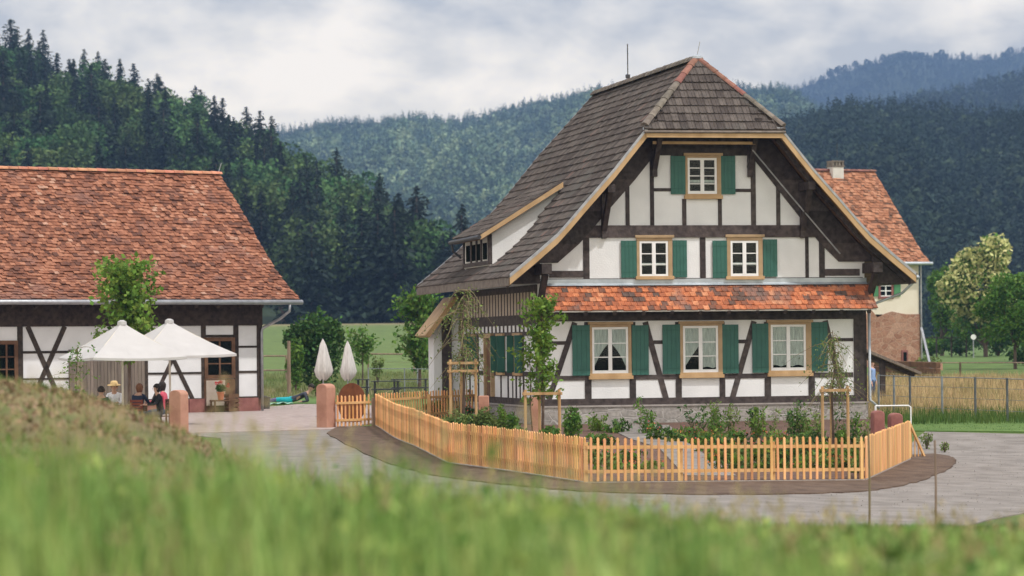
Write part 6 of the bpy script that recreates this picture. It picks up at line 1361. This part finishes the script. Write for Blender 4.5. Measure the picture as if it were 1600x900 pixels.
# dense near band; tall at the left, ever lower to the right
def nh(f):
    def h(P):
        u = P[:, 0] / P[:, 1] * FPX + 800
        cl_ = .74 + .40 * np.sin(P[:, 0] * 5.1 + np.sin(P[:, 1] * 3) * 2) * np.cos(P[:, 1] * 2.2 - P[:, 0] * 2.7) + .16 * np.sin(P[:, 0] * 13 + P[:, 1] * 4)
        return f * np.interp(u, [0, 350, 600, 850, 1050, 1250, 1600], [1.32, 1.25, 1.10, .88, .64, .42, .32]) * cl_
    return h
bare = lambda x, y: 1 - .93 * (np.exp(-(((x + y * .125) / .30) ** 2 + ((y - 10) / 2.6) ** 2)) * 1.1 + 1.2 * np.exp(-(((x + y * .052) / .34) ** 2 + ((y - 9.6) / 2.3) ** 2))).clip(0, 1)
blades('near_grass', spread(66000, -5.5, 5.5, 8.0, 19, rg, lambda x, y: inview(x, y) * clump(x, y) * bare(x, y) * np.clip(.3 + (y - 8) * .2, .3, 1)), nh(.46), .012, 'grass_near', 'out of focus tall green grass on the near bank', rg, .55)
blades('near_grass', spread(36000, -7, 7, 17, 30, rg, lambda x, y: inview(x, y) * np.where(x < -2.2, sstep(25, 18, y), 1)), nh(.40), .014, 'grass_near', 'tall green grass further down the near bank', rg, .45)
blades('grass_stalks', spread(2600, -5, 5, 9.5, 26, rg, lambda x, y: inview(x, y) * (np.sin(x * 3.1 + y * .8) * np.cos(y * 1.4 - x) > .25)), nh(.62), .010, 'grass_dry', 'pale seeding stalks rising above the near grass', rg, .35, 4)
blades('bank_grass', spread(60000, -3, 14, 29, 50.5, rg, lambda x, y: inview(x, y) * sstep(-2.4, -.5, x + (y - 30) * .12) * .9), .16, .014, 'grass_short', 'short grass on the slope down to the path', rg, .4)
blades('mound_grass', spread(34000, -9.5, 1, 20, 44, rg, lambda x, y: inview(x, y) * (.32 + .68 * (np.sin(x * 2.1 + y) * np.cos(y * 1.3 - x * .7) > .35)) * sstep(0.8, -2, x)), .10, .014, 'grass_short', 'thin grass on the earth mound', rg, .6)
blades('mound_grass', spread(5000, -9.5, 1, 20, 42, rg, lambda x, y: inview(x, y) * sstep(.5, -2, x)), .12, .012, 'grass_dry', 'dry stalks on the earth mound', rg, .8)
wp = spread(5200, -5, 5, 8.6, 22, rg, lambda x, y: inview(x, y) * bare(x, y) * (np.sin(x * 4.3 + y * 1.3) * np.cos(y * 2.6 - x * 2) > -.1)); wh = nh(.42)(wp); wp = wp + np.stack([0 * wh, 0 * wh, wh * rg.uniform(.35, 1.0, len(wp))], 1)
V, F = quads(wp, .050, 1.8, up=(0, 0, 1), upw=.35, rng=rg); tag(np_mesh('broad_weeds', V, F, mat('broad_weed_leaves', (.045, .13, .018), (.40, .52, .14), .6, 2.0, island=.5, trans=.3)), 'broad weed leaves among the tall near grass', kind='stuff')
sh = spread(900, -5, 5, 9.5, 24, rg, lambda x, y: inview(x, y) * 1.0); sh_ = nh(.56)(sh); C = np.repeat(sh + np.stack([0 * sh_, 0 * sh_, sh_], 1), 7, 0) + rg.normal(size=(len(sh) * 7, 3)) * [.012, .012, .03]
V, F = quads(C, .018, 2.2, up=(0, 0, 1), upw=.6, rng=rg); tag(np_mesh('grass_seed_heads', V, F, 'grass_dry'), 'pale seed heads above the near grass', kind='stuff')
# crumbs of soil and dry litter on the mound
P = spread(20000, -9, 0, 19, 37, rg, lambda x, y: inview(x, y) * (np.sin(x * 1.9 + 2 * np.sin(y * .9)) * np.cos(y * 1.2) > -.3) * sstep(-.5, -2.2, x)); V, F = quads(P + [0, 0, .008], .048, 1.3, up=(0, 0, 1), upw=.0, rng=rg)
tag(np_mesh('soil_litter', V, F, 'litter'), 'reddish brown soil crumbs and straw on the mound', kind='stuff')
blades('hay_meadow', spread(70000, 9.5, 42, 91, 148, rg, lambda x, y: (x < y * .21) & (x > y * .105)), .55, .022, 'hay', 'tall dry meadow grass behind the steel fence', rg, .5, 2)
blades('hay_meadow', spread(16000, 10.5, 26, 87, 96, rg, lambda x, y: (x > y * .12)), .38, .02, 'grass_short', 'green tufts at the foot of the dry meadow', rg, .5, 2)
blades('meadow_grass', spread(30000, -22, -1.2, 124, 175, rg, lambda x, y: x > -y * .12), .28, .025, 'meadow', 'rough grass in the meadow behind the picnic tables', rg, .5, 2)
blades('lawn_grass', spread(9000, -10.5, -3.5, 110, 128, rg), .07, .02, 'grass_short', 'lawn grass behind the courtyard', rg, .4, 2)
blades('verge_grass', spread(24000, 10.5, 26, 78, 92, rg, lambda x, y: (y > 82.9 - (x - 13.8) * .31 + .3) & (x > 10.4)), .09, .018, 'grass_short', 'mown verge beyond the path at the right', rg, .4, 2)
# gravel and soil crumbs
P = spread(9000, -4, 14, 50, 84, rg, lambda x, y: inview(x, y)); P = P[P[:, 2] > -9]; V, F = quads(P[::2] + [0, 0, .035], .022, 1.1, up=(0, 0, 1), upw=0, rng=rg)
tag(np_mesh('gravel_stones', V, F, mat('loose_gravel_stones', (.20, .18, .165), (.40, .37, .34), .9, 3, island=.4)), 'loose stones and crumbs lying on the path and soil', kind='stuff')
blades('weeds', spread(9000, -6, 13, 52, 84, rg, lambda x, y: (np.sin(x * 3.3 + y) * np.cos(y * 2.1 - x * 1.7) > .82)), .07, .012, 'grass_short', 'scattered low weeds along the path and the soil strip', rg, .6, 2)
# a dark bent hose lying in the near grass
hp = [(-3.2, 14.5), (-2.7, 14.2), (-2.2, 14.0), (-1.75, 13.6), (-1.45, 13.2)]
o = MB().tube([(x, y, gz(x, y) + .12 + .06 * math.sin(i)) for i, (x, y) in enumerate(hp)], .014, 6).build('bent_stalk', 'stake_grey', None, smooth=True); tag(o, 'blurred grey bent stalk lying low in the near grass at the left', 'stalk')

# ------------------------------------------------------------------ the air of the valley
hz = MB().box(-3000, 3600, -60, 5400, -6, 760).build('haze', M['canvas'], None); hz.data.materials.clear()
hm = bpy.data.materials.new('valley_haze'); hm.use_nodes = True; t_ = hm.node_tree; t_.nodes.clear(); o_ = N('ShaderNodeOutputMaterial', t_); v_ = N('ShaderNodeVolumePrincipled', t_)
v_.inputs['Color'].default_value = (.28, .46, .82, 1); v_.inputs['Density'].default_value = .00023; v_.inputs['Anisotropy'].default_value = .2; t_.links.new(v_.outputs[0], o_.inputs['Volume']); hz.data.materials.append(hm); tag(hz, kind='stuff')
